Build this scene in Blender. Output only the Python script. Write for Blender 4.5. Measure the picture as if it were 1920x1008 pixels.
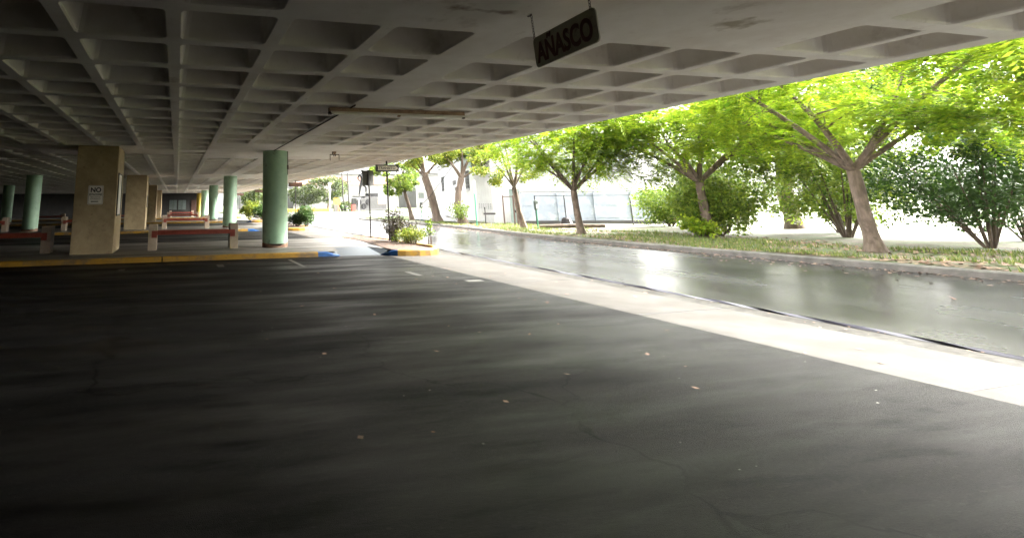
import bpy, math, random
import numpy as np
from mathutils import Vector, Matrix
R = math.radians
PI = math.pi
for o in list(bpy.data.objects): bpy.data.objects.remove(o)
SC = bpy.context.scene
COL = SC.collection

# ------------------------------------------------------------------ camera
F, PX, PY = 966.694, 568.4282, 177.6756            # focal length and principal point, in pixels of a 1920 x 1008 frame
YAW, PITCH, ROLL = .2368, .2096, -.0084
fw = Vector((math.sin(YAW)*math.cos(PITCH), math.cos(YAW)*math.cos(PITCH), math.sin(PITCH)))
rt = Vector((math.cos(YAW), -math.sin(YAW), 0)); up = rt.cross(fw)
rt, up = rt*math.cos(ROLL)+up*math.sin(ROLL), up*math.cos(ROLL)-rt*math.sin(ROLL)
cd = bpy.data.cameras.new('camera'); cam = bpy.data.objects.new('camera', cd); COL.objects.link(cam)
cam.matrix_world = Matrix(((rt.x, up.x, -fw.x, 0), (rt.y, up.y, -fw.y, 0), (rt.z, up.z, -fw.z, 1.5), (0, 0, 0, 1)))
cd.sensor_fit = 'HORIZONTAL'; cd.sensor_width = 36; cd.lens = F/1920*36
cd.shift_x = (960-PX)/1920; cd.shift_y = -(504-PY)/1920
cd.clip_start = .05; cd.clip_end = 3000
SC.camera = cam

# ------------------------------------------------------------------ sky, sun, exposure
SUN_EL, SUN_ROT = R(29), R(97)
w = bpy.data.worlds.new('World'); SC.world = w; w.use_nodes = True
nt = w.node_tree; nt.nodes.clear()
out = nt.nodes.new('ShaderNodeOutputWorld'); bg = nt.nodes.new('ShaderNodeBackground')
sky = nt.nodes.new('ShaderNodeTexSky'); sky.sky_type = 'NISHITA'; sky.sun_disc = False
sky.sun_elevation = SUN_EL; sky.sun_rotation = SUN_ROT; sky.air_density = 2.2; sky.dust_density = 6; sky.ozone_density = 1
hs = nt.nodes.new('ShaderNodeHueSaturation'); hs.inputs['Saturation'].default_value = .12; hs.inputs['Value'].default_value = 1.1
nt.links.new(sky.outputs[0], hs.inputs['Color'])
# overcast: the cloud layer is brightest overhead and about a third of that at the horizon
tcw = nt.nodes.new('ShaderNodeTexCoord'); sx_ = nt.nodes.new('ShaderNodeSeparateXYZ'); nt.links.new(tcw.outputs['Generated'], sx_.inputs[0])
mrw = nt.nodes.new('ShaderNodeMapRange'); mrw.inputs[1].default_value = 0; mrw.inputs[2].default_value = 1; mrw.inputs[3].default_value = .42; mrw.inputs[4].default_value = 1.1
nt.links.new(sx_.outputs['Z'], mrw.inputs[0]); vm = nt.nodes.new('ShaderNodeVectorMath'); vm.operation = 'SCALE'
nt.links.new(hs.outputs[0], vm.inputs[0]); nt.links.new(mrw.outputs[0], vm.inputs['Scale']); nt.links.new(vm.outputs[0], bg.inputs[0])
bg.inputs[1].default_value = .06
nt.links.new(bg.outputs[0], out.inputs[0])
sd = bpy.data.lights.new('sun', 'SUN'); sun = bpy.data.objects.new('sun', sd); COL.objects.link(sun)
sd.energy = 1.5; sd.angle = R(60); sd.color = (1, .965, .91)
sdir = Vector((math.sin(SUN_ROT)*math.cos(SUN_EL), math.cos(SUN_ROT)*math.cos(SUN_EL), math.sin(SUN_EL)))
sun.rotation_euler = sdir.to_track_quat('Z', 'Y').to_euler()
SC.view_settings.view_transform = 'Standard'; SC.view_settings.look = 'None'
SC.view_settings.gamma = 1; SC.view_settings.exposure = 5.9
try:
    cy = SC.cycles
    cy.max_bounces = 10; cy.diffuse_bounces = 7; cy.glossy_bounces = 4; cy.transmission_bounces = 4; cy.transparent_max_bounces = 6
    cy.use_denoising = True; cy.use_adaptive_sampling = False; cy.caustics_reflective = False; cy.caustics_refractive = False
    cy.volume_bounces = 1
except Exception as e: print(e)

# ------------------------------------------------------------------ materials
def mat(name, c1, c2=None, rough=.8, scale=4, detail=6, bump=0, bscale=60, rough2=None, rscale=1.5, stretch=(1, 1, 1), spec=.5,
        metal=0, ramp=(.35, .65), spots=None, trans=0, coat=0, island=0, weather=None, cracks=0):
    m = bpy.data.materials.new(name); m.use_nodes = True
    t = m.node_tree; p = t.nodes['Principled BSDF']; N = t.nodes.new; L = t.links.new
    tc = N('ShaderNodeTexCoord'); mp = N('ShaderNodeMapping'); mp.inputs['Scale'].default_value = stretch
    L(tc.outputs['Object'], mp.inputs[0])
    c2 = c2 or tuple(min(1, x*1.25) for x in c1)
    no = N('ShaderNodeTexNoise'); no.inputs['Scale'].default_value = scale; no.inputs['Detail'].default_value = detail; no.inputs['Roughness'].default_value = .6
    L(mp.outputs[0], no.inputs['Vector'])
    cr = N('ShaderNodeValToRGB'); cr.color_ramp.elements[0].position = ramp[0]; cr.color_ramp.elements[1].position = ramp[1]
    cr.color_ramp.elements[0].color = (*c1, 1); cr.color_ramp.elements[1].color = (*c2, 1)
    if island:
        ge = N('ShaderNodeNewGeometry'); mx = N('ShaderNodeMath'); mx.operation = 'MULTIPLY_ADD'; mx.inputs[1].default_value = island; 
        mm = N('ShaderNodeMath'); mm.operation = 'MULTIPLY'; mm.inputs[1].default_value = 1-island
        L(no.outputs[0], mm.inputs[0]); L(ge.outputs['Random Per Island'], mx.inputs[0]); L(mm.outputs[0], mx.inputs[2]); L(mx.outputs[0], cr.inputs[0])
    else: L(no.outputs[0], cr.inputs[0])
    col = cr.outputs[0]
    if weather:   # (colour, scale, threshold lo, hi, amount) large worn or stained patches
        for (wc, ws, lo, hi, am) in weather:
            n2 = N('ShaderNodeTexNoise'); n2.inputs['Scale'].default_value = ws; n2.inputs['Detail'].default_value = 8; n2.inputs['Roughness'].default_value = .65
            L(mp.outputs[0] if ws < 5 else tc.outputs['Object'], n2.inputs['Vector'])
            mr = N('ShaderNodeMapRange'); mr.inputs[1].default_value = lo; mr.inputs[2].default_value = hi; mr.inputs[4].default_value = am
            L(n2.outputs[0], mr.inputs[0])
            mi = N('ShaderNodeMix'); mi.data_type = 'RGBA'; L(mr.outputs[0], mi.inputs[0]); L(col, mi.inputs[6]); mi.inputs[7].default_value = (*wc, 1)
            col = mi.outputs[2]
    if cracks:    # thin wandering cracks between large patches
        nd = N('ShaderNodeTexNoise'); nd.inputs['Scale'].default_value = 1.7; nd.inputs['Detail'].default_value = 6; L(tc.outputs['Object'], nd.inputs['Vector'])
        sc1 = N('ShaderNodeVectorMath'); sc1.operation = 'MULTIPLY_ADD'; L(nd.outputs['Color'], sc1.inputs[0]); sc1.inputs[1].default_value = (.9, .9, 0); L(tc.outputs['Object'], sc1.inputs[2])
        vo = N('ShaderNodeTexVoronoi'); vo.feature = 'DISTANCE_TO_EDGE'; vo.inputs['Scale'].default_value = .32; L(sc1.outputs[0], vo.inputs['Vector'])
        mr = N('ShaderNodeMapRange'); mr.inputs[1].default_value = .0065; mr.inputs[2].default_value = .002; mr.inputs[4].default_value = .9; L(vo.outputs['Distance'], mr.inputs[0])
        mi = N('ShaderNodeMix'); mi.data_type = 'RGBA'; L(mr.outputs[0], mi.inputs[0]); L(col, mi.inputs[6]); mi.inputs[7].default_value = (.001, .001, .001, 1)
        col = mi.outputs[2]
    if spots:     # (centre, radius, colour) stains at a fixed place
        for (c, r, sc_) in spots:
            v = N('ShaderNodeVectorMath'); v.operation = 'SUBTRACT'; L(tc.outputs['Object'], v.inputs[0]); v.inputs[1].default_value = c
            v3 = N('ShaderNodeVectorMath'); v3.operation = 'MULTIPLY'; L(v.outputs[0], v3.inputs[0]); v3.inputs[1].default_value = (1/r[0], 1/r[1], 0)
            ln = N('ShaderNodeVectorMath'); ln.operation = 'LENGTH'; L(v3.outputs[0], ln.inputs[0])
            n3 = N('ShaderNodeTexNoise'); n3.inputs['Scale'].default_value = 9; n3.inputs['Detail'].default_value = 6; L(tc.outputs['Object'], n3.inputs['Vector'])
            ad = N('ShaderNodeMath'); ad.operation = 'MULTIPLY_ADD'; L(n3.outputs[0], ad.inputs[0]); ad.inputs[1].default_value = 2.2; L(ln.outputs['Value'], ad.inputs[2])
            mr = N('ShaderNodeMapRange'); mr.inputs[1].default_value = 2.1; mr.inputs[2].default_value = 1.3; mr.inputs[4].default_value = .75; L(ad.outputs[0], mr.inputs[0])
            mi = N('ShaderNodeMix'); mi.data_type = 'RGBA'; L(mr.outputs[0], mi.inputs[0]); L(col, mi.inputs[6]); mi.inputs[7].default_value = (*sc_, 1)
            col = mi.outputs[2]
    L(col, p.inputs['Base Color'])
    p.inputs['Roughness'].default_value = rough; p.inputs['Metallic'].default_value = metal
    p.inputs['Specular IOR Level'].default_value = spec
    if coat: p.inputs['Coat Weight'].default_value = coat; p.inputs['Coat Roughness'].default_value = .08
    if rough2 is not None:
        n4 = N('ShaderNodeTexNoise'); n4.inputs['Scale'].default_value = rscale; n4.inputs['Detail'].default_value = 5
        L(mp.outputs[0], n4.inputs['Vector'])
        mr = N('ShaderNodeMapRange'); mr.inputs[1].default_value = .35; mr.inputs[2].default_value = .65; mr.inputs[3].default_value = rough; mr.inputs[4].default_value = rough2
        L(n4.outputs[0], mr.inputs[0]); L(mr.outputs[0], p.inputs['Roughness'])
    if bump:
        nb = N('ShaderNodeTexNoise'); nb.inputs['Scale'].default_value = bscale; nb.inputs['Detail'].default_value = 4; L(tc.outputs['Object'], nb.inputs['Vector'])
        bp = N('ShaderNodeBump'); bp.inputs['Strength'].default_value = bump; bp.inputs['Distance'].default_value = .01
        L(nb.outputs[0], bp.inputs['Height']); L(bp.outputs[0], p.inputs['Normal'])
    if trans:
        tr = N('ShaderNodeBsdfTranslucent'); L(col, tr.inputs[0]); ms = N('ShaderNodeMixShader'); ms.inputs[0].default_value = trans
        L(p.outputs[0], ms.inputs[1]); L(tr.outputs[0], ms.inputs[2]); L(ms.outputs[0], t.nodes['Material Output'].inputs[0])
    return m

M = {}
M['ceiling'] = mat('ceiling_concrete', (.82, .795, .755), (.88, .86, .825), .85, 2.5, bump=.25, bscale=45,
                   weather=[((.66, .61, .54), .6, .48, .72, .75), ((.88, .85, .8), 7, .6, .8, .3), ((.26, .2, .14), 1.7, .6, .78, .65), ((.45, .40, .33), 12, .62, .8, .45)],
                   spots=[((2.55, 4.12, 3.3), (.17, .07), (.16, .085, .03)), ((3.0, 4.13, 3.3), (.26, .055), (.15, .08, .03)), ((5.6, 3.9, 3.3), (.3, .2), (.3, .25, .16))])
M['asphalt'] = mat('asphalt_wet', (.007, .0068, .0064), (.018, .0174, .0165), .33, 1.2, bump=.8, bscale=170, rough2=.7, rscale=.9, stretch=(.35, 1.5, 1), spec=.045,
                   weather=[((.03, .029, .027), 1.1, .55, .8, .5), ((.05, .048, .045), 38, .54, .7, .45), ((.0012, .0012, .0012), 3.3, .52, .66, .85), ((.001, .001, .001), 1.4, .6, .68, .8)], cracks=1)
M['apron'] = mat('apron_concrete', (.036, .0325, .027), (.053, .0475, .04), .6, 1.1, bump=.2, bscale=90, rough2=.85, rscale=1.3, spec=.2,
                 weather=[((.045, .039, .032), .8, .42, .7, .8), ((.025, .021, .017), 5, .55, .75, .75), ((.12, .11, .095), 30, .6, .75, .5), ((.02, .018, .015), 45, .58, .72, .6)])
M['road'] = mat('road_wet', (.026, .0255, .025), (.043, .042, .041), .13, .8, bump=.16, bscale=70, rough2=.32, rscale=.5, stretch=(1, .35, 1), spec=.17,
                weather=[((.03, .029, .026), 14, .55, .8, .5)])
M['gutter'] = mat('gutter_grit', (.02, .0185, .016), (.05, .047, .04), .6, 9, bump=.5, bscale=40, rough2=.9, rscale=2, spec=.1)
M['joint'] = mat('joint_dark', (.012, .012, .022), (.03, .025, .045), .4, 20)
M['pavement'] = mat('pavement_wet', (.10, .094, .083), (.16, .15, .134), .3, 1.4, bump=.2, bscale=90, rough2=.62, rscale=.9, stretch=(.5, 1.3, 1),
                    weather=[((.07, .065, .06), .9, .5, .72, .7)])
M['kerb_y'] = mat('kerb_yellow', (.27, .145, .008), (.33, .185, .014), .55, 5, bump=.3, bscale=50,
                  weather=[((.10, .075, .05), 2.2, .46, .62, .8), ((.1, .08, .06), 11, .58, .7, .7)])
M['kerb_blue'] = mat('kerb_blue', (.006, .055, .19), (.01, .075, .23), .5, 5, bump=.3, weather=[((.18, .2, .22), 6, .56, .72, .6)])
M['ramp'] = mat('ramp_blue_worn', (.009, .018, .028), (.018, .028, .036), .35, 4, bump=.3, weather=[((.035, .037, .036), 5, .5, .7, .6), ((.008, .02, .04), 2, .5, .75, .6)])
M['kerb_grey'] = mat('kerb_grey', (.06, .055, .048), (.12, .11, .098), .7, 3, bump=.4, weather=[((.05, .05, .04), 5, .5, .7, .7)])
M['soil'] = mat('soil', (.045, .026, .017), (.085, .052, .034), .95, 8, bump=1, bscale=25, weather=[((.2, .15, .11), 16, .6, .72, .6)])
M['earth'] = mat('earth', (.05, .04, .025), (.09, .07, .045), .95, 2, bump=.8, bscale=18, weather=[((.07, .12, .03), .8, .42, .62, .8), ((.22, .16, .12), 5, .55, .7, .6)])
M['lawn'] = mat('lawn', (.025, .045, .003), (.045, .07, .006), .95, 1.5, bump=.8, bscale=30, weather=[((.08, .13, .025), 6, .5, .7, .5)])
M['path'] = mat('path_concrete', (.08, .077, .07), (.11, .105, .098), .6, 2)
M['paint_w'] = mat('line_paint', (.055, .05, .042), (.085, .078, .068), .5, 8, weather=[((.06, .06, .06), 14, .52, .66, .8)])
M['column'] = mat('column_green', (.30, .47, .33), (.34, .52, .37), .5, 3, bump=.35, bscale=30,
                  weather=[((.21, .34, .23), 1.3, .45, .7, .75), ((.46, .52, .44), 11, .6, .7, .55), ((.11, .12, .08), 5, .6, .7, .7)])
M['column_y'] = mat('column_yellow', (.5, .36, .05), (.56, .42, .07), .6, 3)
M['colbase'] = mat('column_base_worn', (.16, .08, .05), (.26, .16, .10), .8, 9, bump=.5)
M['pillar'] = mat('pillar_tan', (.39, .30, .17), (.47, .37, .225), .85, 5, bump=.5, bscale=55,
                  weather=[((.25, .19, .11), 1.1, .45, .7, .75), ((.12, .09, .05), 7, .6, .7, .6)])
M['bpost'] = mat('bench_concrete', (.40, .32, .24), (.5, .41, .32), .75, 6, bump=.4, weather=[((.2, .15, .1), 8, .62, .75, .6)])
M['red'] = mat('bench_red_paint', (.22, .04, .026), (.30, .065, .04), .4, 6, bump=.2, weather=[((.16, .07, .04), 6, .55, .72, .6)])
M['black'] = mat('black_paint', (.018, .017, .018), (.035, .03, .03), .45, 8)
M['post'] = mat('post_brown', (.007, .005, .0045), (.014, .010, .009), .5, 8, spec=.2)
M['white'] = mat('white_paint', (.78, .76, .72), (.86, .84, .80), .5, 4)
M['signwhite'] = mat('sign_cream', (.88, .84, .79), (.92, .88, .84), .45, 6, weather=[((.4, .32, .25), 20, .62, .75, .5)])
M['brown'] = mat('board_brown', (.045, .02, .015), (.075, .04, .03), .5, 10)
M['hang'] = mat('hanging_sign_olive', (.34, .32, .22), (.42, .40, .29), .6, 7, weather=[((.12, .10, .06), 9, .55, .7, .7)])
M['hangtext'] = mat('hanging_sign_letters', (.065, .012, .009), (.095, .018, .012), .6, 8)
M['steel'] = mat('rusty_steel', (.05, .035, .03), (.1, .065, .05), .55, 20, metal=.4)
M['rust'] = mat('rusty_housing', (.24, .15, .09), (.38, .27, .19), .7, 12, weather=[((.13, .055, .03), 6, .5, .65, .8)])
M['grey'] = mat('grey_metal', (.03, .027, .023), (.045, .041, .036), .5, 5)
M['green'] = mat('post_green', (.02, .14, .085), (.03, .18, .11), .4, 6)
M['meter'] = mat('meter_dark', (.03, .045, .04), (.05, .065, .055), .4, 6)
M['glass'] = mat('dark_glass', (.02, .025, .022), (.035, .04, .035), .1, 2)
M['wallw'] = mat('white_wall', (.30, .297, .29), (.35, .347, .338), .85, 1.5, bump=.2, weather=[((.19, .17, .13), .7, .56, .8, .6), ((.21, .14, .08), .45, .66, .8, .5)])
M['wallg'] = mat('fence_sheet', (.15, .17, .205), (.18, .20, .235), .6, 2, weather=[((.42, .44, .46), 1.2, .5, .7, .5)])
M['doorg'] = mat('door_greygreen', (.09, .12, .112), (.12, .15, .14), .6, 3)
M['teal'] = mat('teal_panel', (.06, .13, .135), (.08, .15, .155), .4, 3)
M['winframe'] = mat('window_grille', (.035, .035, .035), (.06, .06, .06), .5, 5)
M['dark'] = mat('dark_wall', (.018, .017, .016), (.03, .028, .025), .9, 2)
M['orange'] = mat('orange_band', (.22, .05, .012), (.25, .065, .02), .7, 3)
M['salmon'] = mat('salmon_wall', (.14, .075, .055), (.17, .095, .07), .8, 3)
M['yellow'] = mat('yellow_paint', (.26, .15, .004), (.3, .18, .008), .5, 4)
M['redp'] = mat('red_plastic', (.14, .014, .008), (.17, .02, .012), .5, 4)
M['stone2'] = mat('plaza_wall', (.05, .048, .045), (.075, .072, .068), .8, .3)
M['bronze'] = mat('statue_bronze', (.005, .0048, .0052), (.010, .0097, .0105), .6, 3, spec=.15)
M['stone'] = mat('pedestal_stone', (.018, .0175, .017), (.03, .029, .028), .8, 2)
M['bark'] = mat('bark', (.055, .038, .027), (.115, .083, .062), .95, 7, bump=1, bscale=22, stretch=(1, 1, .25), weather=[((.16, .13, .10), 3, .58, .7, .5)])
M['bark2'] = mat('bark_pale', (.07, .05, .037), (.16, .12, .095), .95, 9, bump=1, bscale=26, stretch=(1, 1, .3), weather=[((.07, .05, .04), 5, .52, .62, .8)])
M['leaf'] = mat('leaf_mid', (.06, .12, .014), (.21, .27, .03), .5, 1.2, spec=.2, trans=.38, island=.55, ramp=(.25, .75))
M['leafy'] = mat('leaf_yellow', (.07, .12, .014), (.27, .28, .03), .5, 1.2, spec=.2, trans=.4, island=.6, ramp=(.3, .8))
M['leaff'] = mat('leaf_feather', (.10, .21, .014), (.38, .46, .03), .5, .8, spec=.2, trans=.6, island=.35, ramp=(.3, .72))
M['leafd'] = mat('leaf_dark', (.02, .05, .012), (.055, .10, .02), .45, 1.2, spec=.2, trans=.25, island=.5, ramp=(.25, .8))
M['leafp'] = mat('leaf_purple', (.018, .011, .010), (.045, .045, .016), .45, 2, spec=.2, trans=.25, island=.8, ramp=(.25, .75))
M['leafr'] = mat('leaf_litter', (.12, .06, .035), (.28, .185, .13), .8, 2, island=.9, ramp=(.15, .85))
M['leaffar'] = mat('leaf_plaza', (.018, .035, .006), (.06, .075, .012), .6, .3, spec=.2, trans=.3, island=.6, ramp=(.25, .75))
M['grass'] = mat('grass_blades', (.06, .10, .018), (.16, .18, .04), .7, 1, trans=.3, island=.5, ramp=(.3, .7))
M['pebble'] = mat('white_bits', (.12, .115, .1), (.2, .19, .17), .6, 5)

# ------------------------------------------------------------------ helpers
class MB:
    def __init__(s): s.v = []; s.f = []; s.mi = []; s.n = 0
    def add(s, vs, fs, mi=0):
        s.f += [tuple(i+s.n for i in f) for f in fs]; s.mi += [mi]*len(fs); s.v += [tuple(v) for v in vs]; s.n += len(vs); return s
    def box(s, x0, x1, y0, y1, z0, z1, mi=0):
        return s.add([(x0, y0, z0), (x1, y0, z0), (x1, y1, z0), (x0, y1, z0), (x0, y0, z1), (x1, y0, z1), (x1, y1, z1), (x0, y1, z1)],
                     [(3, 2, 1, 0), (4, 5, 6, 7), (0, 1, 5, 4), (1, 2, 6, 5), (2, 3, 7, 6), (3, 0, 4, 7)], mi)
    def bbox(s, x0, x1, y0, y1, z0, z1, b=.015, mi=0):      # box with chamfered edges
        xs = (x0, x0+b, x1-b, x1); ys = (y0, y0+b, y1-b, y1); zs = (z0, z0+b, z1-b, z1)
        def ring(z, e):
            a, c = (b, 0) if e else (0, b)
            a = b if e else 0
            X0, X1, Y0, Y1 = x0+a, x1-a, y0+a, y1-a; k = b*.6
            return [(X0+k, Y0, z), (X1-k, Y0, z), (X1, Y0+k, z), (X1, Y1-k, z), (X1-k, Y1, z), (X0+k, Y1, z), (X0, Y1-k, z), (X0, Y0+k, z)]
        rs = [ring(z0, 1), ring(z0+b, 0), ring(z1-b, 0), ring(z1, 1)]
        vs = sum(rs, []); fs = [tuple(range(7, -1, -1)), tuple(range(24, 32))]
        for k in range(3):
            for i in range(8): j = (i+1) % 8; fs.append((k*8+i, k*8+j, k*8+8+j, k*8+8+i))
        return s.add(vs, fs, mi)
    def tube(s, pts, rad, n=8, mi=0, cap=True):
        pts = [Vector(p) for p in pts]
        if not hasattr(rad, '__len__'): rad = [rad]*len(pts)
        vs = []; prev = None
        for i, p in enumerate(pts):
            d = (pts[min(i+1, len(pts)-1)]-pts[max(i-1, 0)])
            d = d.normalized() if d.length > 1e-9 else Vector((0, 0, 1))
            if prev is None: a = Vector((1, 0, 0)) if abs(d.x) < .9 else Vector((0, 1, 0)); u = d.cross(a).normalized()
            else: u = (prev-d*prev.dot(d)); u = u.normalized() if u.length > 1e-6 else d.orthogonal().normalized()
            prev = u; v = d.cross(u)
            vs += [p+(u*math.cos(2*PI*k/n)+v*math.sin(2*PI*k/n))*rad[i] for k in range(n)]
        fs = []
        for i in range(len(pts)-1):
            for k in range(n): l = (k+1) % n; fs.append((i*n+k, i*n+l, (i+1)*n+l, (i+1)*n+k))
        if cap: fs += [tuple(range(n-1, -1, -1)), tuple(range((len(pts)-1)*n, len(pts)*n))]
        return s.add(vs, fs, mi)
    def lathe(s, prof, c=(0, 0, 0), n=32, mi=0):            # prof: (r, z)
        vs = [(c[0]+r*math.cos(2*PI*k/n), c[1]+r*math.sin(2*PI*k/n), c[2]+z) for r, z in prof for k in range(n)]
        fs = [(i*n+k, i*n+(k+1) % n, (i+1)*n+(k+1) % n, (i+1)*n+k) for i in range(len(prof)-1) for k in range(n)]
        fs += [tuple(range(n-1, -1, -1)), tuple(range((len(prof)-1)*n, len(prof)*n))]
        return s.add(vs, fs, mi)
    def prism(s, poly, z0, z1, mi=0):
        n = len(poly); vs = [(x, y, z0) for x, y in poly]+[(x, y, z1) for x, y in poly]
        return s.add(vs, [tuple(range(n-1, -1, -1)), tuple(range(n, 2*n))]+[(i, (i+1) % n, n+(i+1) % n, n+i) for i in range(n)], mi)
    def plate(s, poly, y0, y1, mi=0):                       # outline in x,z pulled along y
        n = len(poly); vs = [(x, y0, z) for x, z in poly]+[(x, y1, z) for x, z in poly]
        return s.add(vs, [tuple(range(n)), tuple(range(2*n-1, n-1, -1))]+[((i+1) % n, i, n+i, n+(i+1) % n) for i in range(n)], mi)
    def build(s, name, mats, parent=None, smooth=False, **tg):
        me = bpy.data.meshes.new(name); me.from_pydata(s.v, [], s.f)
        if not isinstance(mats, (list, tuple)): mats = [mats]
        for m in mats: me.materials.append(m)
        if len(mats) > 1: me.polygons.foreach_set('material_index', s.mi)
        if smooth:
            me.polygons.foreach_set('use_smooth', [True]*len(me.polygons))
            try: me.set_sharp_from_angle(angle=R(40))
            except Exception: pass
        me.update(); o = bpy.data.objects.new(name, me); COL.objects.link(o)
        if parent: o.parent = parent
        return tag(o, **tg)

def tag(o, label=None, cat=None, group=None, kind=None):
    if label: o['label'] = label
    if cat: o['category'] = cat
    if group: o['group'] = group
    if kind: o['kind'] = kind
    return o
def empty(name, loc=(0, 0, 0), rz=0, **tg):
    o = bpy.data.objects.new(name, None); COL.objects.link(o); o.location = loc; o.rotation_euler = (0, 0, rz); o.empty_display_size = .2
    return tag(o, **tg)
def kids(o): return [c for c in bpy.data.objects if c.parent == o]
def dup(o, parent=None, loc=None, rz=None, scale=None, label=None, group=None, skip=()):
    c = o.copy(); COL.objects.link(c); c.parent = parent
    if loc is not None: c.location = loc
    if rz is not None: c.rotation_euler = (0, 0, rz)
    if scale is not None: c.scale = scale
    if label: c['label'] = label
    if group: c['group'] = group
    for k in kids(o):
        if k.name.split('.')[0] in skip: continue
        dup(k, c)
    return c
def sheet(name, poly, z, m, kind='structure', **tg):
    return MB().add([(x, y, z) for x, y in poly], [tuple(range(len(poly)))]).build(name, m, kind=kind, **tg)
def text(body, size, m, parent, name='lettering', loc=(0, 0, 0), rot=(PI/2, 0, 0), sx=1, bold=0, ext=.002, tag_=None):
    cu = bpy.data.curves.new(name, 'FONT'); cu.body = body; cu.size = size; cu.align_x = 'CENTER'; cu.align_y = 'CENTER'
    cu.offset = bold; cu.extrude = ext; cu.resolution_u = 4
    tmp = bpy.data.objects.new('tmp', cu); COL.objects.link(tmp); bpy.context.view_layer.update()
    dg = bpy.context.evaluated_depsgraph_get(); me = bpy.data.meshes.new_from_object(tmp.evaluated_get(dg)); bpy.data.objects.remove(tmp)
    me.materials.clear(); me.materials.append(m)
    o = bpy.data.objects.new(name, me); COL.objects.link(o); o.parent = parent; o.location = loc; o.rotation_euler = rot; o.scale = (sx, 1, 1)
    return o
def rrect(x0, x1, z0, z1, r, n=5):
    pts = []
    for cx, cz, a0 in ((x1-r, z0+r, -90), (x1-r, z1-r, 0), (x0+r, z1-r, 90), (x0+r, z0+r, 180)):
        for k in range(n+1): a = R(a0+90*k/n); pts.append((cx+r*math.cos(a), cz+r*math.sin(a)))
    return pts

P = 15.7          # bay length
CH = 3.3          # ceiling height

# ------------------------------------------------------------------ ground
def E(y): return 8.15+.047*(y-8)
sheet('ground', [(-900, -900), (900, -900), (900, 1400), (-900, 1400)], -.12, M['earth'])
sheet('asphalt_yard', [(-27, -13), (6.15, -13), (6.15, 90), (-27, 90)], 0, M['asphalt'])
sheet('concrete_apron', [(6.15, -13), (E(-13)-.42, -13), (E(90)-.42, 90), (6.15, 90)], 0, M['apron'])
sheet('gutter', [(E(-13)-.42, -13), (E(-13)-.03, -13), (E(90)-.03, 90), (E(90)-.42, 90)], -.003, M['gutter'])
mb = MB(); rnd = random.Random(4)
ys = [-13+i*.35 for i in range(300)]
l = [(E(y)-.05+rnd.uniform(-.015, .015), y, .001) for y in ys]; m_ = [(E(y)-.02+rnd.uniform(-.015, .015), y, .022+rnd.uniform(-.006, .008)) for y in ys]; r_ = [(E(y)+.03+rnd.uniform(-.015, .02), y, -.019) for y in ys]
mb.add(l+m_+r_, [(i, 300+i, 301+i, i+1) for i in range(299)]+[(300+i, 600+i, 601+i, 301+i) for i in range(299)]); mb.build('drain_joint', M['joint'], kind='structure')
KERB = [(15.5, -40), (15.4, 6), (15.35, 12), (15.33, 16), (15.4, 19), (15.65, 21.5), (16.0, 23.7), (16.55, 27), (17.05, 30.5), (17.4, 34), (17.6, 38), (17.65, 43), (17.55, 48), (17.8, 50.5),
        (18.8, 52.3), (21, 53.6), (26, 54.8), (40, 56.5), (90, 60)]
sheet('road', [(E(-40)+.0, -40)]+KERB+[(90, 92), (E(92), 92)], -.02, M['road'])
mb = MB()
def kerb_strip(mb, pts, wd, z0, z1, mi=0, side=1, b=.03):
    pts = [Vector((p[0], p[1])) for p in pts]; n = len(pts); rows = []
    zz = z1 if hasattr(z1, '__len__') else [z1]*n
    for i, p in enumerate(pts):
        d = (pts[min(i+1, n-1)]-pts[max(i-1, 0)]).normalized(); q = Vector((d.y, -d.x))*side
        rows.append([(p.x, p.y, z0), (p.x, p.y, zz[i]-b), (p.x+q.x*b, p.y+q.y*b, zz[i]), (p.x+q.x*wd, p.y+q.y*wd, zz[i]), (p.x+q.x*wd, p.y+q.y*wd, z0)])
    vs = sum(rows, []); fs = [(i*5+k, (i+1)*5+k, (i+1)*5+k+1, i*5+k+1) for i in range(n-1) for k in range(4)]
    fs += [(0, 1, 2, 3, 4), tuple((n-1)*5+k for k in (4, 3, 2, 1, 0))]
    return mb.add(vs, fs, mi)
kerb_strip(mb, KERB, .16, -.05, .13); mb.build('far_kerb', M['kerb_grey'], kind='structure')
# verge behind the far kerb, gently uneven
vx = MB(); rnd = random.Random(7); rows = []
yy = [-40+i*1.5 for i in range(62)]
def kx(y):
    for (a, b), (c, d) in zip(KERB, KERB[1:]):
        if b <= y <= d: return a+(c-a)*(y-b)/(d-b)
    return 17.7
def vz(x, y): return .125+.03*math.sin(x*1.3+y*.7)+.02*math.sin(x*.5-y*1.1)
cols = 14
for y in yy:
    x0 = kx(min(y, 50))+.16
    for k in range(cols):
        x = x0+(k/(cols-1))**1.6*50; rows.append((x, y, (.118 if k == 0 else vz(x, y))))
vx.add(rows, [(i*cols+k, i*cols+k+1, (i+1)*cols+k+1, (i+1)*cols+k) for i in range(len(yy)-1) for k in range(cols-1)])
vx.build('verge', M['earth'], kind='structure')
sheet('footpath', [(19.3, 33), (20.3, 33), (25, 46), (28, 51), (60, 51.6), (60, 53), (26, 52.8), (22.5, 49), (19.6, 41.5)], .22, M['path'])
sheet('lawn', [(19.7, 42.2), (22.3, 49.2), (25.5, 53), (60, 53.4), (60, 56.0), (26, 54.2), (21.2, 53.0), (18.9, 51.5), (18.0, 49), (18.0, 43)], .2, M['lawn'])
sheet('far_lawn', [(9, 92), (200, 92), (200, 190), (9, 190)], .12, M['lawn'])
kb = MB(); kerb_strip(kb, [(9, 91.8), (60, 91.8), (120, 91.8)], .2, -.05, .13); kb.build('roundabout_kerb', M['kerb_grey'], kind='structure')

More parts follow.
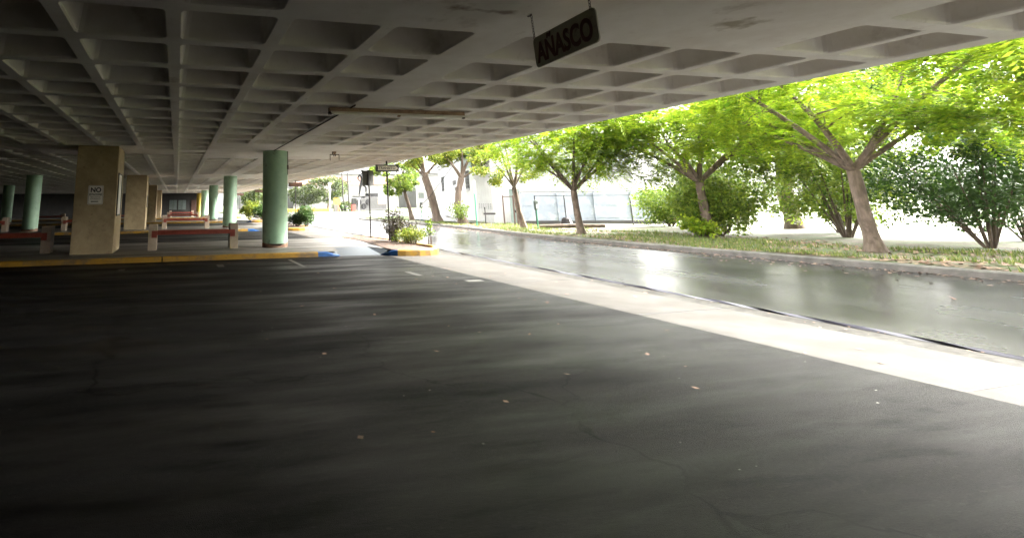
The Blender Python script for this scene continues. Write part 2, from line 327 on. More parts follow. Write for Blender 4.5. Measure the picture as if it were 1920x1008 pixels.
# ------------------------------------------------------------------ deck with coffered underside
def coffer(mb, x0, x1, y0, y1, ox0, ox1, oy0, oy1, D=.53):
    def ring(i, z, r):
        X0, X1, Y0, Y1 = ox0+i, ox1-i, oy0+i, oy1-i; pts = []
        for cx, cy_, a0 in ((X0+r, Y0+r, 180), (X1-r, Y0+r, 270), (X1-r, Y1-r, 0), (X0+r, Y1-r, 90)):
            for k in range(3): a = R(a0+45*k); pts.append((cx+r*math.cos(a), cy_+r*math.sin(a), z))
        return pts
    rs = [ring(-.012, CH, .07), ring(.004, CH+.02, .065), ring(.075, CH+D-.03, .06), ring(.11, CH+D, .05)]
    sq = [(x0, y0, CH), (x1, y0, CH), (x1, y1, CH), (x0, y1, CH)]
    vs = sq+sum(rs, []); fs = []
    for c in range(4):
        b = 4+c*3; fs += [(c, b+1, b), (c, b+2, b+1)]
        d = (c+1) % 4; fs.append((c, d, 4+d*3, b+2))
    for k in range(3):
        for i in range(12): j = (i+1) % 12; a = 4+k*12; fs.append((a+i, a+j, a+12+j, a+12+i))
    fs.append(tuple(range(4+36, 4+48)))
    mb.add(vs, [tuple(reversed(f)) for f in fs])
A = 1.0888; RX = .170; RY = .2065; BW = .62
BX, BY0 = 3.39, 2.20
xs = []                     # (cell x0, x1, open0, open1)
for m in (-2, -1, 0):
    s = BX+m*P+BW/2
    for k in range(14):
        ox0 = s+k*A; xs.append((ox0-RX/2, ox0+A-RX/2, ox0, ox0+A-RX))
xs = [c for c in xs if c[0] > -27 and c[3] < 9.25]
yb = []
for m in range(-1, 5):
    s = BY0+m*P+BW/2+.05
    for k in range(14):
        o0 = s+k*A; yb.append((o0-RY/2, o0+A-RY/2, o0, o0+A-RY, m))
yb = [c for c in yb if c[0] > -13 and c[1] < 80]
def solid(cx, cy_, m):
    for mx in (0, -1):
        bx = BX+mx*P
        for my in range(-1, 6):
            by = BY0+my*P
            rx = 2.4 if my != 0 else 3.6
            if bx-2.5 < cx < bx+(rx if mx == 0 else 2.5) and abs(cy_-by) < 2.6: return True
    for my in range(0, 6):            # heads of the square pillars
        by = BY0+my*P
        if -4.5 < cx < -.3 and by-1.3 < cy_ < by+1.6 and not (cx > -1.1 and cy_ < by): return True
    return False
cm = MB()
for c in xs:
    for d in yb:
        if solid((c[0]+c[1])/2, (d[0]+d[1])/2, d[4]): cm.add([(c[0], d[0], CH), (c[0], d[1], CH), (c[1], d[1], CH), (c[1], d[0], CH)], [(0, 1, 2, 3)])
        else: coffer(cm, c[0], c[1], d[0], d[1], c[2], c[3], d[2], d[3])
# the strips between the groups of cells (wide beams) and at the rim
def gaps(lst, lo, hi):
    e = sorted(set((round(c[0], 4), round(c[1], 4)) for c in lst)); g = []; p = lo
    for a, b in e:
        if a-p > .002: g.append((p, a))
        p = b
    if hi-p > .002: g.append((p, hi))
    return g
for a, b in gaps(xs, -27.5, 9.32): cm.add([(a, -13.4, CH), (a, 84, CH), (b, 84, CH), (b, -13.4, CH)], [(0, 1, 2, 3)])
for a, b in gaps(yb, -13.4, 84):
    for c in xs: cm.add([(c[0], a, CH), (c[0], b, CH), (c[1], b, CH), (c[1], a, CH)], [(0, 1, 2, 3)])
cm.build('ceiling', M['ceiling'], kind='structure')
MB().box(-27.5, 9.32, -13.4, 84, CH+.62, CH+.85).box(9.26, 9.318, -13.4, 84, CH+.002, CH+.618).build('deck', M['ceiling'], kind='structure')

# ------------------------------------------------------------------ islands, kerbs, ramps
for k in range(4):
    y = k*P
    F0 = 15.2+y; B0 = 21.2+y
    pv = MB()
    pv.add([(-27, F0+.14, .132), (4.75, F0+.14, .132), (5.02, 16.8+y, .132), (6.17, 16.8+y, .132), (6.45, 15.7+y, .132), (6.6, 17.2+y, .132), (6.85, 19.4+y, .132), (6.8, 21.3+y, .132), (6.2, B0, .132), (-27, B0, .132)], [tuple(range(10))])
    pv.add([(-27, B0, 0), (6.2, B0, 0), (6.2, B0, .132), (-27, B0, .132)], [(3, 2, 1, 0)])
    pv.build('pavement', M['pavement'], kind='structure')
    ky = MB(); kerb_strip(ky, [(-27, F0), (-15, F0+.01), (-5, F0-.01), (-.35, F0)], .15, -.02, .138, 0, -1); kerb_strip(ky, [(-.32, F0+.01), (1.2, F0), (4.08, F0)], .15, -.02, .138, 0, -1)
    kerb_strip(ky, [(4.08, F0), (4.35, F0), (4.74, F0)], .15, -.02, [.139, .136, .03], 1, -1)
    nose = [(6.38, 14.74+y), (6.6, 14.65+y), (7.0, 14.56+y), (7.35, 14.56+y), (7.62, 14.68+y), (7.82, 14.95+y), (7.93, 15.4+y), (7.99, 16.5+y), (8.05, 19+y), (8.06, 20.8+y), (7.9, 21.6+y), (7.5, 22.0+y), (7.1, 22.0+y), (6.8, 21.5+y)]
    hz = [.17, .175, .18, .19, .21, .22, .22, .2, .19, .18, .17, .16, .15, .14]
    kerb_strip(ky, [(6.0, 15.16+y), (6.2, 14.9+y), (6.38, 14.74+y)], .15, -.02, [.03, .14, .172], 1, -1)
    kerb_strip(ky, nose, .15, -.02, hz, 0, -1)
    ky.build('kerb', [M['kerb_y'], M['kerb_blue']], kind='structure')
    rp = MB(); rp.add([(4.72, F0-.02, .004), (6.04, F0-.05, .004), (6.17, 16.8+y, .133), (5.02, 16.8+y, .133), (4.28, F0+.16, .134), (6.32, 15.3+y, .134)],
                      [(0, 1, 2, 3), (4, 0, 3), (1, 5, 2)])
    rp.build('ramp', M['ramp'], kind='structure')
    so = MB(); inner = [(6.42, 14.86+y), (6.7, 14.8+y), (7.3, 14.72+y), (7.5, 14.8+y), (7.68, 15.05+y), (7.78, 15.5+y), (7.84, 16.5+y), (7.9, 19+y), (7.9, 20.7+y), (7.78, 21.4+y), (7.4, 21.85+y), (7.1, 21.85+y), (6.85, 21.3+y), (6.85, 19.4+y), (6.6, 17.2+y), (6.4, 15.6+y)]
    c0 = (7.25, 18+y, .21); so.add([c0]+[(a, b, .15) for a, b in inner]+[((a+c0[0]*1.2)/2.2, (b+c0[1]*1.2)/2.2, .2) for a, b in inner],
           [(1+i, 1+(i+1) % 16, 17+(i+1) % 16, 17+i) for i in range(16)]+[(0, 17+i, 17+(i+1) % 16) for i in range(16)])
    so.build('planting_bed', M['soil'], smooth=True, kind='structure')
# joints in the concrete
jt = MB(); rnd = random.Random(12)
for i in range(22):
    y = -6+i*3.05; jt.add([(6.17, y, .003), (E(y)-.44, y+.03, .003), (E(y)-.44, y+.045, .003), (6.17, y+.016, .003)], [(0, 1, 2, 3)])
jt.build('apron_joints', M['joint'], kind='structure')
jt = MB()
for k in range(3):
    for i in range(16):
        x = 4.0-i*1.9; jt.add([(x, 15.36+k*P, .136), (x+.014, 15.36+k*P, .136), (x+.014, 21.1+k*P, .136), (x, 21.1+k*P, .136)], [(0, 1, 2, 3)])
    jt.add([(-27, 18.5+k*P, .1365), (6.5, 18.5+k*P, .1365), (6.5, 18.514+k*P, .1365), (-27, 18.514+k*P, .1365)], [(0, 1, 2, 3)])
jt.build('pavement_joints', M['joint'], kind='structure')
# worn painted marks on the asphalt
def mark(x0, x1, y0, y1, nm='painted_line'): sheet(nm, [(x0, y0), (x1, y0), (x1, y1), (x0, y1)], .004, M['paint_w'])
mark(3.06, 3.16, 12.9, 14.66); mark(1.05, 1.22, 13.5, 14.1); mark(5.02, 5.16, 10.6, 11.3); mark(5.6, 5.95, 9.55, 9.75); mark(3.06, 3.16, 28.4, 30.3); mark(-1.3, -1.15, 13.4, 13.8)

# ------------------------------------------------------------------ columns and pillars
cl = ['pale green round column by the blue kerb ramp with brown worn base', 'second green round column, behind the right post of the near red bench',
      'third green round column from the camera in the right row', 'fourth green round column, partly hidden by the third']
col0 = None
for k in range(4):
    if k == 0:
        t = empty('round_column', (3.24, 17.62, .132), label=cl[0], cat='column', group='green round columns holding up the deck')
        s = MB(); s.lathe([(.425, .12), (.425, 1.5), (.425, 3.0), (.425, 3.05), (.43, 3.167)], n=40); s.build('shaft', M['column'], t, smooth=True)
        b = MB(); rb = random.Random(2); n = 40
        vs = [(.431*math.cos(2*PI*i/n), .431*math.sin(2*PI*i/n), 0) for i in range(n)]+[(.428*math.cos(2*PI*i/n), .428*math.sin(2*PI*i/n), .1+.05*math.sin(i*.37)+rb.uniform(-.012, .012)) for i in range(n)]
        b.add(vs, [(i, (i+1) % n, n+(i+1) % n, n+i) for i in range(n)]+[tuple(range(n, 2*n))]); b.build('worn_base', M['colbase'], t)
        col0 = t
    else: c = dup(col0, loc=(3.24, 17.62+P*k, .132), label=cl[k])
    if k == 0:
        pass
for i, (x, y, lb) in enumerate([(-8.15, 17.62+P, 'dark green round column in the shade behind the left bench'), (-13.9, 17.62+2*P, 'dim green round column at the far left edge'),
                                (-8.15, 17.62+2*P, 'dim round column hidden deep in shade behind the tan pillar')]):
    c = dup(col0, loc=(x, y, .132), label=lb)
t = empty('yellow_column', (3.24, 80.0-.6, .0), label='yellow round column at the end of the row by the dark shopfront', cat='column')
MB().lathe([(.43, 0), (.43, 3.3)], n=32).build('shaft', M['column_y'], t, smooth=True)
c = MB(); c.tube([(3.24+.40, 17.62-.19, CH-.002), (3.24+.40, 17.62-.19, 2.5)], .012, 6); c.box(3.61, 3.66, 17.38, 17.42, 2.68, 2.82); c.build('conduit', M['steel'], label='thin rusty conduit pipe running down the near green column', cat='pipe')
c = MB(); c.tube([(3.14, 8.9, CH-.012), (3.13, 13, CH-.012), (3.12, 17.3, CH-.012)], .014, 6); c.build('ceiling_conduit', M['steel'], label='thin dark cable run clipped along the wide ceiling beam', cat='cable')

pl = ['large square tan pillar with the NO ESTACIONE sign', 'second square tan pillar, half hidden behind the signed pillar', 'third square tan pillar in the row', 'fourth square tan pillar nearest the dark shopfront']
p0 = None
for k in range(4):
    if k == 0:
        p0 = empty('square_pillar', (-2.37, 17.55, .13), label=pl[0], cat='pillar', group='square tan pillars')
        MB().bbox(-.59, .59, -.9, .9, 0, CH-.13-.001, .02).build('shaft', M['pillar'], p0)
    else: dup(p0, loc=(-2.37, 17.55+P*k+(.15 if k else 0), .13), label=pl[k])
# no-parking sign on the pillar
t = empty('wall_sign', (-2.365, 16.65, 1.83), label='small white NO ESTACIONE notice screwed to the tan pillar', cat='sign')
t.rotation_euler = (0, 0, 0)
MB().plate(rrect(-.215, .215, -.28, .28, .04), -.012, -.001).build('plate', M['signwhite'], t)
fr = MB(); o_ = rrect(-.2, .2, -.265, .265, .035); i_ = rrect(-.192, .192, -.257, .257, .03); n = len(o_)
fr.add([(x, -.0135, z) for x, z in o_]+[(x, -.0135, z) for x, z in i_], [(i, (i+1) % n, n+(i+1) % n, n+i) for i in range(n)]); fr.build('border', M['brown'], t)
text('NO', .19, M['black'], t, loc=(.0, -.015, .14), bold=.006, sx=1.0)
text('ESTACIONE', .083, M['black'], t, loc=(0, -.015, .008), sx=.82, bold=.0015)
text('VEHICULOS NO', .045, M['brown'], t, loc=(0, -.015, -.068), sx=.9)
text('AUTORIZADOS', .045, M['brown'], t, loc=(0, -.015, -.122), sx=.95)
MB().plate([(-.13, -.195), (-.085, -.172), (-.085, -.183), (.085, -.183), (.085, -.207), (-.085, -.207), (-.085, -.218)], -.0145, -.0125).build('arrow', M['black'], t)
# notice frame on the right side of the pillar
t = empty('notice_board', (-1.78, 17.3, 1.85), label='long white framed notice on the right side of the tan pillar', cat='notice board')
MB().box(.001, .02, -.45, .45, -.6, .6).build('panel', M['white'], t)
fm = MB(); fm.box(.001, .035, -.49, -.455, -.64, .64).box(.001, .035, .455, .49, -.64, .64).box(.001, .035, -.452, .452, .605, .64).box(.001, .035, -.452, .452, -.64, -.605); fm.build('frame', M['grey'], t)
t = empty('small_notice', (-1.78, 17.6+P, 1.75), label='small pale notice on the side of the second tan pillar', cat='notice')
MB().box(.001, .03, -.3, .3, -.35, .35).build('panel', M['grey'], t)

# ------------------------------------------------------------------ benches
b0 = empty('bench', (.57, 17.6, .132), label='nearest bench, red rail between two tan concrete posts', cat='bench', group='red and concrete benches between the pillars')
for s in (-1, 1):
    MB().bbox(s*1.27-.135, s*1.27+.135, -.24, .24, 0, .79, .012).build('post', M['bpost'], b0)
r1 = MB(); r1.bbox(-1.135, 1.135, -.262, -.2, .47, .60, .008); r1.build('front_rail', M['red'], b0)
r1 = MB(); r1.bbox(-1.135, 1.135, .2, .262, .47, .60, .008); r1.build('rear_rail', M['red'], b0)
for j in range(3): MB().bbox(-1.13, 1.13, -.185+j*.13, -.075+j*.13, .555, .595, .006).build('seat_slat', M['red'], b0)
for s in (-1, 1):
    for yy_ in (-.262, .243): MB().bbox(s*1.22-.082, s*1.22+.082, yy_, yy_+.02, .385, .60, .004).build('bracket', M['red'], b0)
bl = [(.57, 1, 'second red bench behind the nearest one'), (.57, 2, 'third red bench, in front of the dark shopfront'), (.57, 3, 'farthest red bench by the shopfront, small'),
      (-5.05, 0, 'left red bench half cut by the photo edge, beside the tan pillar'), (-5.05, 1, 'dim bench behind the left bench, in deep shade'), (-5.05, 2, 'dim bench two islands behind the left bench'),
      (-10.7, 1, 'dim bench at the far left, beyond the dark green column'), (-10.7, 2, 'farthest dim bench at the far left'), (-16.3, 2, 'faint bench at the left edge deep under the deck')]
for x, k, lb in bl: dup(b0, loc=(x, 17.6+P*k, .132), label=lb)

# ------------------------------------------------------------------ hanging sign
dv = Vector((.0848, .9964, 0)).normalized()
ctr = Vector((3.272, 3.705, 1.5+1.405))
t = empty('hanging_sign', ctr, label='dark olive AÑASCO sign hanging from the ceiling on two chains', cat='sign')
t.rotation_euler = (R(2.0), R(0), math.atan2(dv.y, dv.x)+PI)      # local +x points to the nearer end
hw, hh = .43, .148
MB().plate(rrect(-hw, hw, -hh, hh, .045), -.006, .006).build('plate', M['hang'], t)
# local +x runs toward the camera, so the lettering on the side facing the yard reads left to right
tx = text('AÑASCO', .265, M['hangtext'], t, loc=(-.005, -.008, -.022), sx=.70, bold=.008)
tx['label'] = 'dark red condensed letters'
tx2 = text('AÑASCO', .235, M['hangtext'], t, loc=(0, .008, -.012), rot=(PI/2, 0, PI), sx=.78, bold=.004)
def chain(parent, x, z0, z1):
    mb = MB(); L_ = .034; n = max(2, int((z1-z0)/(L_*.74))); st = (z1-z0)/n
    for i in range(n+1):
        c = Vector((x, 0, z0+i*st)); pts = []
        for q in range(10):
            a = 2*PI*q/10; u = .0095*math.cos(a); v = (L_/2)*math.sin(a)
            pts.append(c+(Vector((u, 0, v)) if i % 2 else Vector((0, u, v))))
        mb.tube(pts+[pts[0]], .0026, 5, cap=False)
    mb.build('chain', M['steel'], parent)
zt = CH-ctr.z
chain(t, -hw+.02, hh+.0, zt-.0); chain(t, hw-.055, hh, zt)
hk = MB(); hk.tube([(-hw+.02, 0, zt+.01), (-hw+.015, 0, zt-.012), (-hw-.03, 0, zt-.008), (-hw-.045, 0, zt+.01)], .006, 6); hk.build('hook', M['steel'], t); MB().tube([(hw-.055, 0, zt+.01), (hw-.055, 0, zt-.015)], .006, 6).build('hook', M['steel'], t)

# ------------------------------------------------------------------ fluorescent batten and hanger under the deck
t = empty('strip_light', (4.15, 9.25, CH), label='long rusty unlit strip light under the coffered ceiling', cat='light fixture')
hb = MB(); hb.bbox(-1.42, 1.42, -.05, .05, -.085, -.001, .01); hb.build('housing', M['rust'], t)
sh = MB(); sh.add([(-1.40, -.11, -.12), (1.40, -.11, -.12), (1.40, -.05, -.078), (-1.40, -.05, -.078), (-1.40, -.11, -.125), (1.40, -.11, -.125)], [(0, 1, 2, 3), (4, 5, 1, 0)])
sh.add([(-1.40, .11, -.12), (1.40, .11, -.12), (1.40, .05, -.078), (-1.40, .05, -.078)], [(3, 2, 1, 0)]); sh.box(-1.39, 1.39, -.075, .075, -.106, -.098); sh.build('reflector', M['white'], t)
for s in (-1, 1): MB().tube([(s*.7-.66, -.02, -.122), (s*.7+.66, -.02, -.122)], .021, 10).build('tube', M['white'], t, smooth=True)
for s in (-1, 0, 1): MB().bbox(s*1.4-.03, s*1.4+.03, -.035, .035, -.14, -.087, .006).build('end_cap', M['steel'] if s else M['rust'], t)
t = empty('hanger_frame', (5.3, 17.35, CH), label='small rusty steel hanger frame bolted under the ceiling behind the strip light', cat='bracket')
h = MB(); h.box(-.17, .17, -.012, .012, -.115, -.09); h.box(-.17, -.155, -.01, .01, -.31, -.115); h.box(.155, .17, -.01, .01, -.29, -.115); h.box(-.04, -.02, -.01, .01, -.16, -.115); h.box(.02, .045, -.01, .01, -.16, -.115); h.build('frame', M['steel'], t)
MB().tube([(-.075, 0, 0), (-.075, 0, -.09)], .016, 8).build('bolt', M['steel'], t); MB().lathe([(.07, -.001), (.06, -.05), (.03, -.088)], n=14).build('mount', M['rust'], t, smooth=True)

# ------------------------------------------------------------------ street signs
def street_sign(name, loc, lab, txt=True, m=None, grp=None, board=None):
    t = empty(name, loc, R(-2), label=lab, cat='sign', group=grp)
    zt = 2.85
    MB().tube([(0, 0, -.1), (0.0, 0, zt)], .03, 10).build('post', M['post'], t, smooth=True)
    MB().lathe([(.02, 0), (.036, .02), (.036, .05), (.01, .075)], (0, 0, zt-.02), n=12).build('finial', M['post'], t, smooth=True)
    MB().plate(rrect(-.455, .455, zt-.345, zt-.085, .02), -.05, -.033).build('board', board or M['black'], t)
    z = zt-.215; ar = MB(); ar.plate([(-.37, z-.08), (.33, z-.08), (.43, z), (.33, z+.08), (-.37, z+.08), (-.35, z)], -.0535, -.0505)
    ar.build('arrow', m or M['signwhite'], t)
    if txt: text('TRANSITO', .13, M['black'], t, loc=(-.01, -.0545, z), sx=1.05, bold=.002)
    return t
street_sign('arrow_sign', (7.5, 17.98, .15), 'black TRANSITO arrow sign on a slim post in the nearest planting bed')
for k, lb in ((1, 'brown arrow sign on post in the second planting bed'), (2, 'brown arrow sign on post above the third planting bed'), (3, 'small dark arrow sign on the farthest post beside the second column')):
    street_sign('arrow_sign', (7.55, 18.0+P*k, .15), lb, txt=False, m=M['salmon'], grp=None, board=M['brown'])
t = empty('square_sign', (7.62, 20.2, .15), R(4), label='grey square sign seen from behind on a thin dark post', cat='sign')
MB().tube([(0, .0, -.1), (0, 0, 2.72)], .028, 10).build('post', M['post'], t, smooth=True)
q = MB(); ng = 6
for i in range(ng):
    a, b = -.25+.5*i/ng, -.25+.5*(i+1)/ng; f_ = lambda u: .05+.03*(u/.25)**2
    q.add([(a, f_(a), 2.09), (b, f_(b), 2.09), (b, f_(b), 2.70), (a, f_(a), 2.70), (a, f_(a)+.004, 2.09), (b, f_(b)+.004, 2.09), (b, f_(b)+.004, 2.70), (a, f_(a)+.004, 2.70)],
          [(0, 1, 2, 3), (7, 6, 5, 4), (3, 2, 6, 7), (1, 0, 4, 5)])
q.build('board', M['grey'], t)
q = MB(); q.box(-.035, .035, -.03, .052, 2.05, 2.72); q.build('bracket', M['black'], t)

# ------------------------------------------------------------------ vegetation builders
def quads_obj(name, V, m, parent=None, fs=4, **tg):
    V = np.asarray(V, dtype=np.float32).reshape(-1, 3); n = len(V)//fs
    me = bpy.data.meshes.new(name); me.vertices.add(len(V)); me.vertices.foreach_set('co', V.ravel())
    me.loops.add(len(V)); me.loops.foreach_set('vertex_index', np.arange(len(V), dtype=np.int32))
    me.polygons.add(n); me.polygons.foreach_set('loop_start', np.arange(0, len(V), fs, dtype=np.int32)); 
    me.polygons.foreach_set('loop_total', np.full(n, fs, dtype=np.int32)) if hasattr(me.polygons[0], 'loop_total') and False else None
    me.materials.append(m); me.update(calc_edges=True); me.validate()
    o = bpy.data.objects.new(name, me); COL.objects.link(o)
    if parent: o.parent = parent
    return tag(o, **tg)
def rand_dirs(rg, n, flat=1.0):
    d = rg.normal(size=(n, 3)); d[:, 2] *= flat; return d/np.linalg.norm(d, axis=1, keepdims=True)
def leaves(rg, C, rad, n, size, aspect=.5, flat=.6, squash=.75, droop=0):
    """n leaf quads scattered round each centre; denser toward the outside of every clump"""
    C = np.asarray(C, float); rad = np.broadcast_to(np.asarray(rad, float), (len(C),))
    idx = rg.integers(0, len(C), n); d = rand_dirs(rg, n); r = rad[idx]*rg.uniform(.15, 1, n)**.55
    pos = C[idx]+d*r[:, None]*np.array([1, 1, squash])
    a = rand_dirs(rg, n, flat); a[:, 2] -= droop; a /= np.linalg.norm(a, axis=1, keepdims=True)
    b = np.cross(a, rand_dirs(rg, n, 1.6)+[0, 0, .8]); b /= np.linalg.norm(b, axis=1, keepdims=True)+1e-9
    s = size*rg.uniform(.6, 1.35, n)[:, None]
    q = np.stack([pos-a*s*.5, pos+b*s*aspect*.5, pos+a*s*.55, pos-b*s*aspect*.5], 1)
    return q
def fronds(rg, C, dirs, L, npin=9, w=.15, pl=.145, droop=.4):
    """feather-like compound leaves: each is a drooping stalk with narrow leaflets on both sides"""
    n = len(C); C = np.asarray(C, float); D = dirs/np.linalg.norm(dirs, axis=1, keepdims=True); out_ = []
    S = np.cross(D, [0, 0, 1.]); S /= np.linalg.norm(S, axis=1, keepdims=True)+1e-9
    L = L*rg.uniform(.7, 1.2, n)
    for k in range(npin):
        t_ = .15+.85*k/(npin-1); dr = -droop*L*t_**2
        p = C+D*(L*t_)[:, None]+np.stack([0*dr, 0*dr, dr], 1)
        ln = (pl*math.sin(PI*(.15+.8*t_))+.04)*L/ .55
        for s in (-1, 1):
            u = S*s+D*.35+np.array([0, 0, -.12])+rg.normal(size=(n, 3))*.1; u /= np.linalg.norm(u, axis=1, keepdims=True)
            v = D+rg.normal(size=(n, 3))*.12; v /= np.linalg.norm(v, axis=1, keepdims=True)
            hw_ = (w*.22*L/.55)[:, None]; e = p+u*ln[:, None]
            out_.append(np.stack([p-v*hw_*.5, p+u*(ln*.5)[:, None]-v*hw_, e, p+u*(ln*.5)[:, None]+v*hw_], 1))
    return np.concatenate(out_)
def bez(a, b, bend, n=6):
    a = np.array(a, float); b = np.array(b, float); m = (a+b)/2+bend
    return [tuple((1-t)**2*a+2*t*(1-t)*m+t*t*b) for t in np.linspace(0, 1, n)]
def tree(name, label, trunk, trad, limbs, crown, seed, leafm, barkm, nclump=45, nleaf=9000, lsize=.14, clr=.55, kind='broad', twigs=True, group=None, flen=.6, extra=None, cat='tree', droop=.1):
    """trunk: points up to the fork; limbs: list of (end point, radius); crown: list of (centre, radii) ellipsoids"""
    rg = np.random.default_rng(seed); base = Vector(trunk[0])
    t = empty(name, base, label=label, cat=cat, group=group)
    off = lambda p: tuple(np.array(p, float)-np.array(base))
    mb = MB(); tp = [off(p) for p in trunk]
    # root flare and a slightly knobbly trunk
    pts = []; rad = []
    for i in range(len(tp)-1):
        for q in np.linspace(0, 1, 6)[:-1 if i < len(tp)-2 else None]:
            p = np.array(tp[i])*(1-q)+np.array(tp[i+1])*q; pts.append(p)
            rad.append((trad[i]*(1-q)+trad[i+1]*q)*(1+rg.uniform(-.07, .07)))
    pts[0][2] -= .15; rad[0] *= 1.55; rad[1] *= 1.12
    mb.tube(pts, rad, 12, cap=False)
    nodes = []; top = np.array(tp[-1])
    for (e, r) in limbs:
        e = np.array(off(e)); b = rg.normal(size=3)*.22; b[2] = abs(b[2])*.4
        L = bez(top, e, b, 8); rr = np.linspace(r, r*.32, 8); mb.tube(L, rr, 8, cap=False)
        nodes += [(np.array(p), q) for p, q in list(zip(L, rr))[2:]]
    C = []
    for (c, rd, nn) in crown:
        c = np.array(off(c)); d = rand_dirs(rg, nn); r = rg.uniform(.45, 1, nn)**.6
        C += list(c+d*r[:, None]*np.array(rd))
    C = np.array(C)
    for c in C:
        j = min(range(len(nodes)), key=lambda i: np.linalg.norm(nodes[i][0]-c)+(.6 if nodes[i][0][2] > c[2]+.8 else 0))
        a, r = nodes[j]
        if np.linalg.norm(a-c) > .15:
            L = bez(a, c, rg.normal(size=3)*.15+np.array([0, 0, .12]), 5); mb.tube(L, np.linspace(max(.012, r*.45), .008, 5), 5, cap=False)
    mb.build('trunk', barkm, t, smooth=True)
    if kind == 'broad':
        Q = leaves(rg, C, rg.uniform(.6, 1.25, len(C))*clr, nleaf, lsize, .55, .8, .8, droop)
    else:
        per = nleaf//len(C); CC = np.repeat(C, per, 0)+rg.normal(size=(len(C)*per, 3))*np.array([.28, .28, .13])*clr/.55
        D = rand_dirs(rg, len(CC), .3); D += (CC-C.mean(0))*np.array([.22, .22, .05])
        Q = fronds(rg, CC, D, flen)
    if extra is not None: Q = np.concatenate([Q, extra-np.array(base)])
    quads_obj('crown', Q, leafm, t)
    return t
def bush(name, label, loc, rad, h, seed, m, n=3500, lsize=.09, stems=9, lumps=14, group=None, cat='shrub', clr=.35, loose=0):
    rg = np.random.default_rng(seed); t = empty(name, loc, label=label, cat=cat, group=group); mb = MB(); C = []
    for i in range(stems):
        a = 2*PI*i/stems+rg.uniform(-.3, .3); r = rad*rg.uniform(.2, .9)
        e = (r*math.cos(a), r*math.sin(a), h*rg.uniform(.55, .95)); L = bez((.06*math.cos(a), .06*math.sin(a), -.03), e, (0, 0, .1), 5)
        mb.tube(L, np.linspace(.014+.006*h, .005, 5), 5, cap=False); C += [L[-1], L[-2], L[2]]
    for i in range(lumps):
        d = rand_dirs(rg, 1)[0]; q = rg.uniform(.3, 1)**.5; C.append((d[0]*q*rad, d[1]*q*rad, h*.52+d[2]*q*h*.42))
    mb.build('stems', M['bark'], t)
    C = np.array(C); Q = leaves(rg, C, clr*rg.uniform(.6, 1.2, len(C)), n, lsize, .5, 1, .9, -.25); Q[..., 2] = np.maximum(Q[..., 2], .01)
    quads_obj('foliage', Q, m, t); return t

# trees along the verge
tree('street_tree', 'leaning slim tree with pale leafy crown, leftmost on the verge', [(19.2, 41, .1), (18.95, 41, 1.3), (18.65, 41, 2.3)], [.2, .16, .15],
     [((17.9, 41.2, 4.6), .1), ((18.9, 41.5, 5.2), .1), ((18.2, 40.6, 5.4), .08), ((19.4, 41, 4.8), .08)],
     [((18.7, 41, 4.1), (1.9, 1.6, 1.5), 36), ((17.7, 41, 2.9), (.9, .9, .8), 10), ((16.4, 41.2, 4.6), (.9, .9, .7), 8), ((18.4, 41.2, 6.8), (2.4, 2.2, 1.5), 22)], 11, M['leaf'], M['bark'], nleaf=12000, lsize=.17, clr=.5)
tree('street_tree', 'thick leaning tree with forked trunk beside the first parking meter', [(19.2, 36.6, .1), (19.02, 36.6, 1.2), (18.7, 36.6, 2.4), (18.35, 36.6, 3.5)], [.36, .29, .29, .27],
     [((17.6, 36.9, 6.2), .19), ((16.9, 36.4, 4.6), .12), ((20.0, 36.2, 5.3), .13), ((18.3, 37.2, 7.2), .16), ((17.0, 37, 5.6), .1)],
     [((18.3, 36.8, 6.6), (2.8, 2.6, 1.6), 38), ((20.2, 36.3, 5.0), (1.3, 1.3, .7), 16), ((16.9, 36.6, 4.9), (1.3, 1.2, .6), 14)], 12, M['leafy'], M['bark'], nleaf=12500, lsize=.17, clr=.5)
tree('street_tree', 'curved forked tree in front of the white building', [(19.25, 32.96, .1), (18.85, 32.96, 1.2), (19.0, 32.96, 2.3), (19.3, 32.96, 3.2)], [.29, .23, .2, .22],
     [((18.0, 33.1, 4.9), .14), ((20.4, 32.8, 5.2), .15), ((20.9, 32.6, 4.3), .09), ((19.4, 33.3, 6.4), .12)],
     [((18.9, 33, 6.5), (2.8, 2.4, 1.5), 36), ((17.8, 33, 4.9), (1.0, 1.2, .6), 14), ((20.7, 32.7, 4.9), (.9, 1.2, .7), 10)], 13, M['leafy'], M['bark'], nleaf=11500, lsize=.16, clr=.5)
tree('street_tree', 'slim tree with several upright stems and hanging leaf clusters', [(17.75, 24.4, .1), (17.5, 24.4, 1.1), (17.35, 24.4, 2.3)], [.17, .135, .13],
     [((16.7, 24.5, 5.0), .07), ((17.2, 24.8, 5.6), .075), ((17.65, 24.2, 5.8), .085), ((18.1, 24.0, 4.4), .05), ((16.2, 24.6, 3.9), .05)],
     [((17.2, 24.5, 5.9), (2.1, 2.0, 1.1), 22), ((15.9, 24.7, 4.1), (.75, .8, 1.2), 15), ((16.1, 24.6, 2.9), (.65, .6, .5), 7), ((18.1, 24.2, 3.3), (.7, .7, .8), 6)], 14, M['leafy'], M['bark2'], nleaf=7500, lsize=.12, clr=.36, droop=.5)
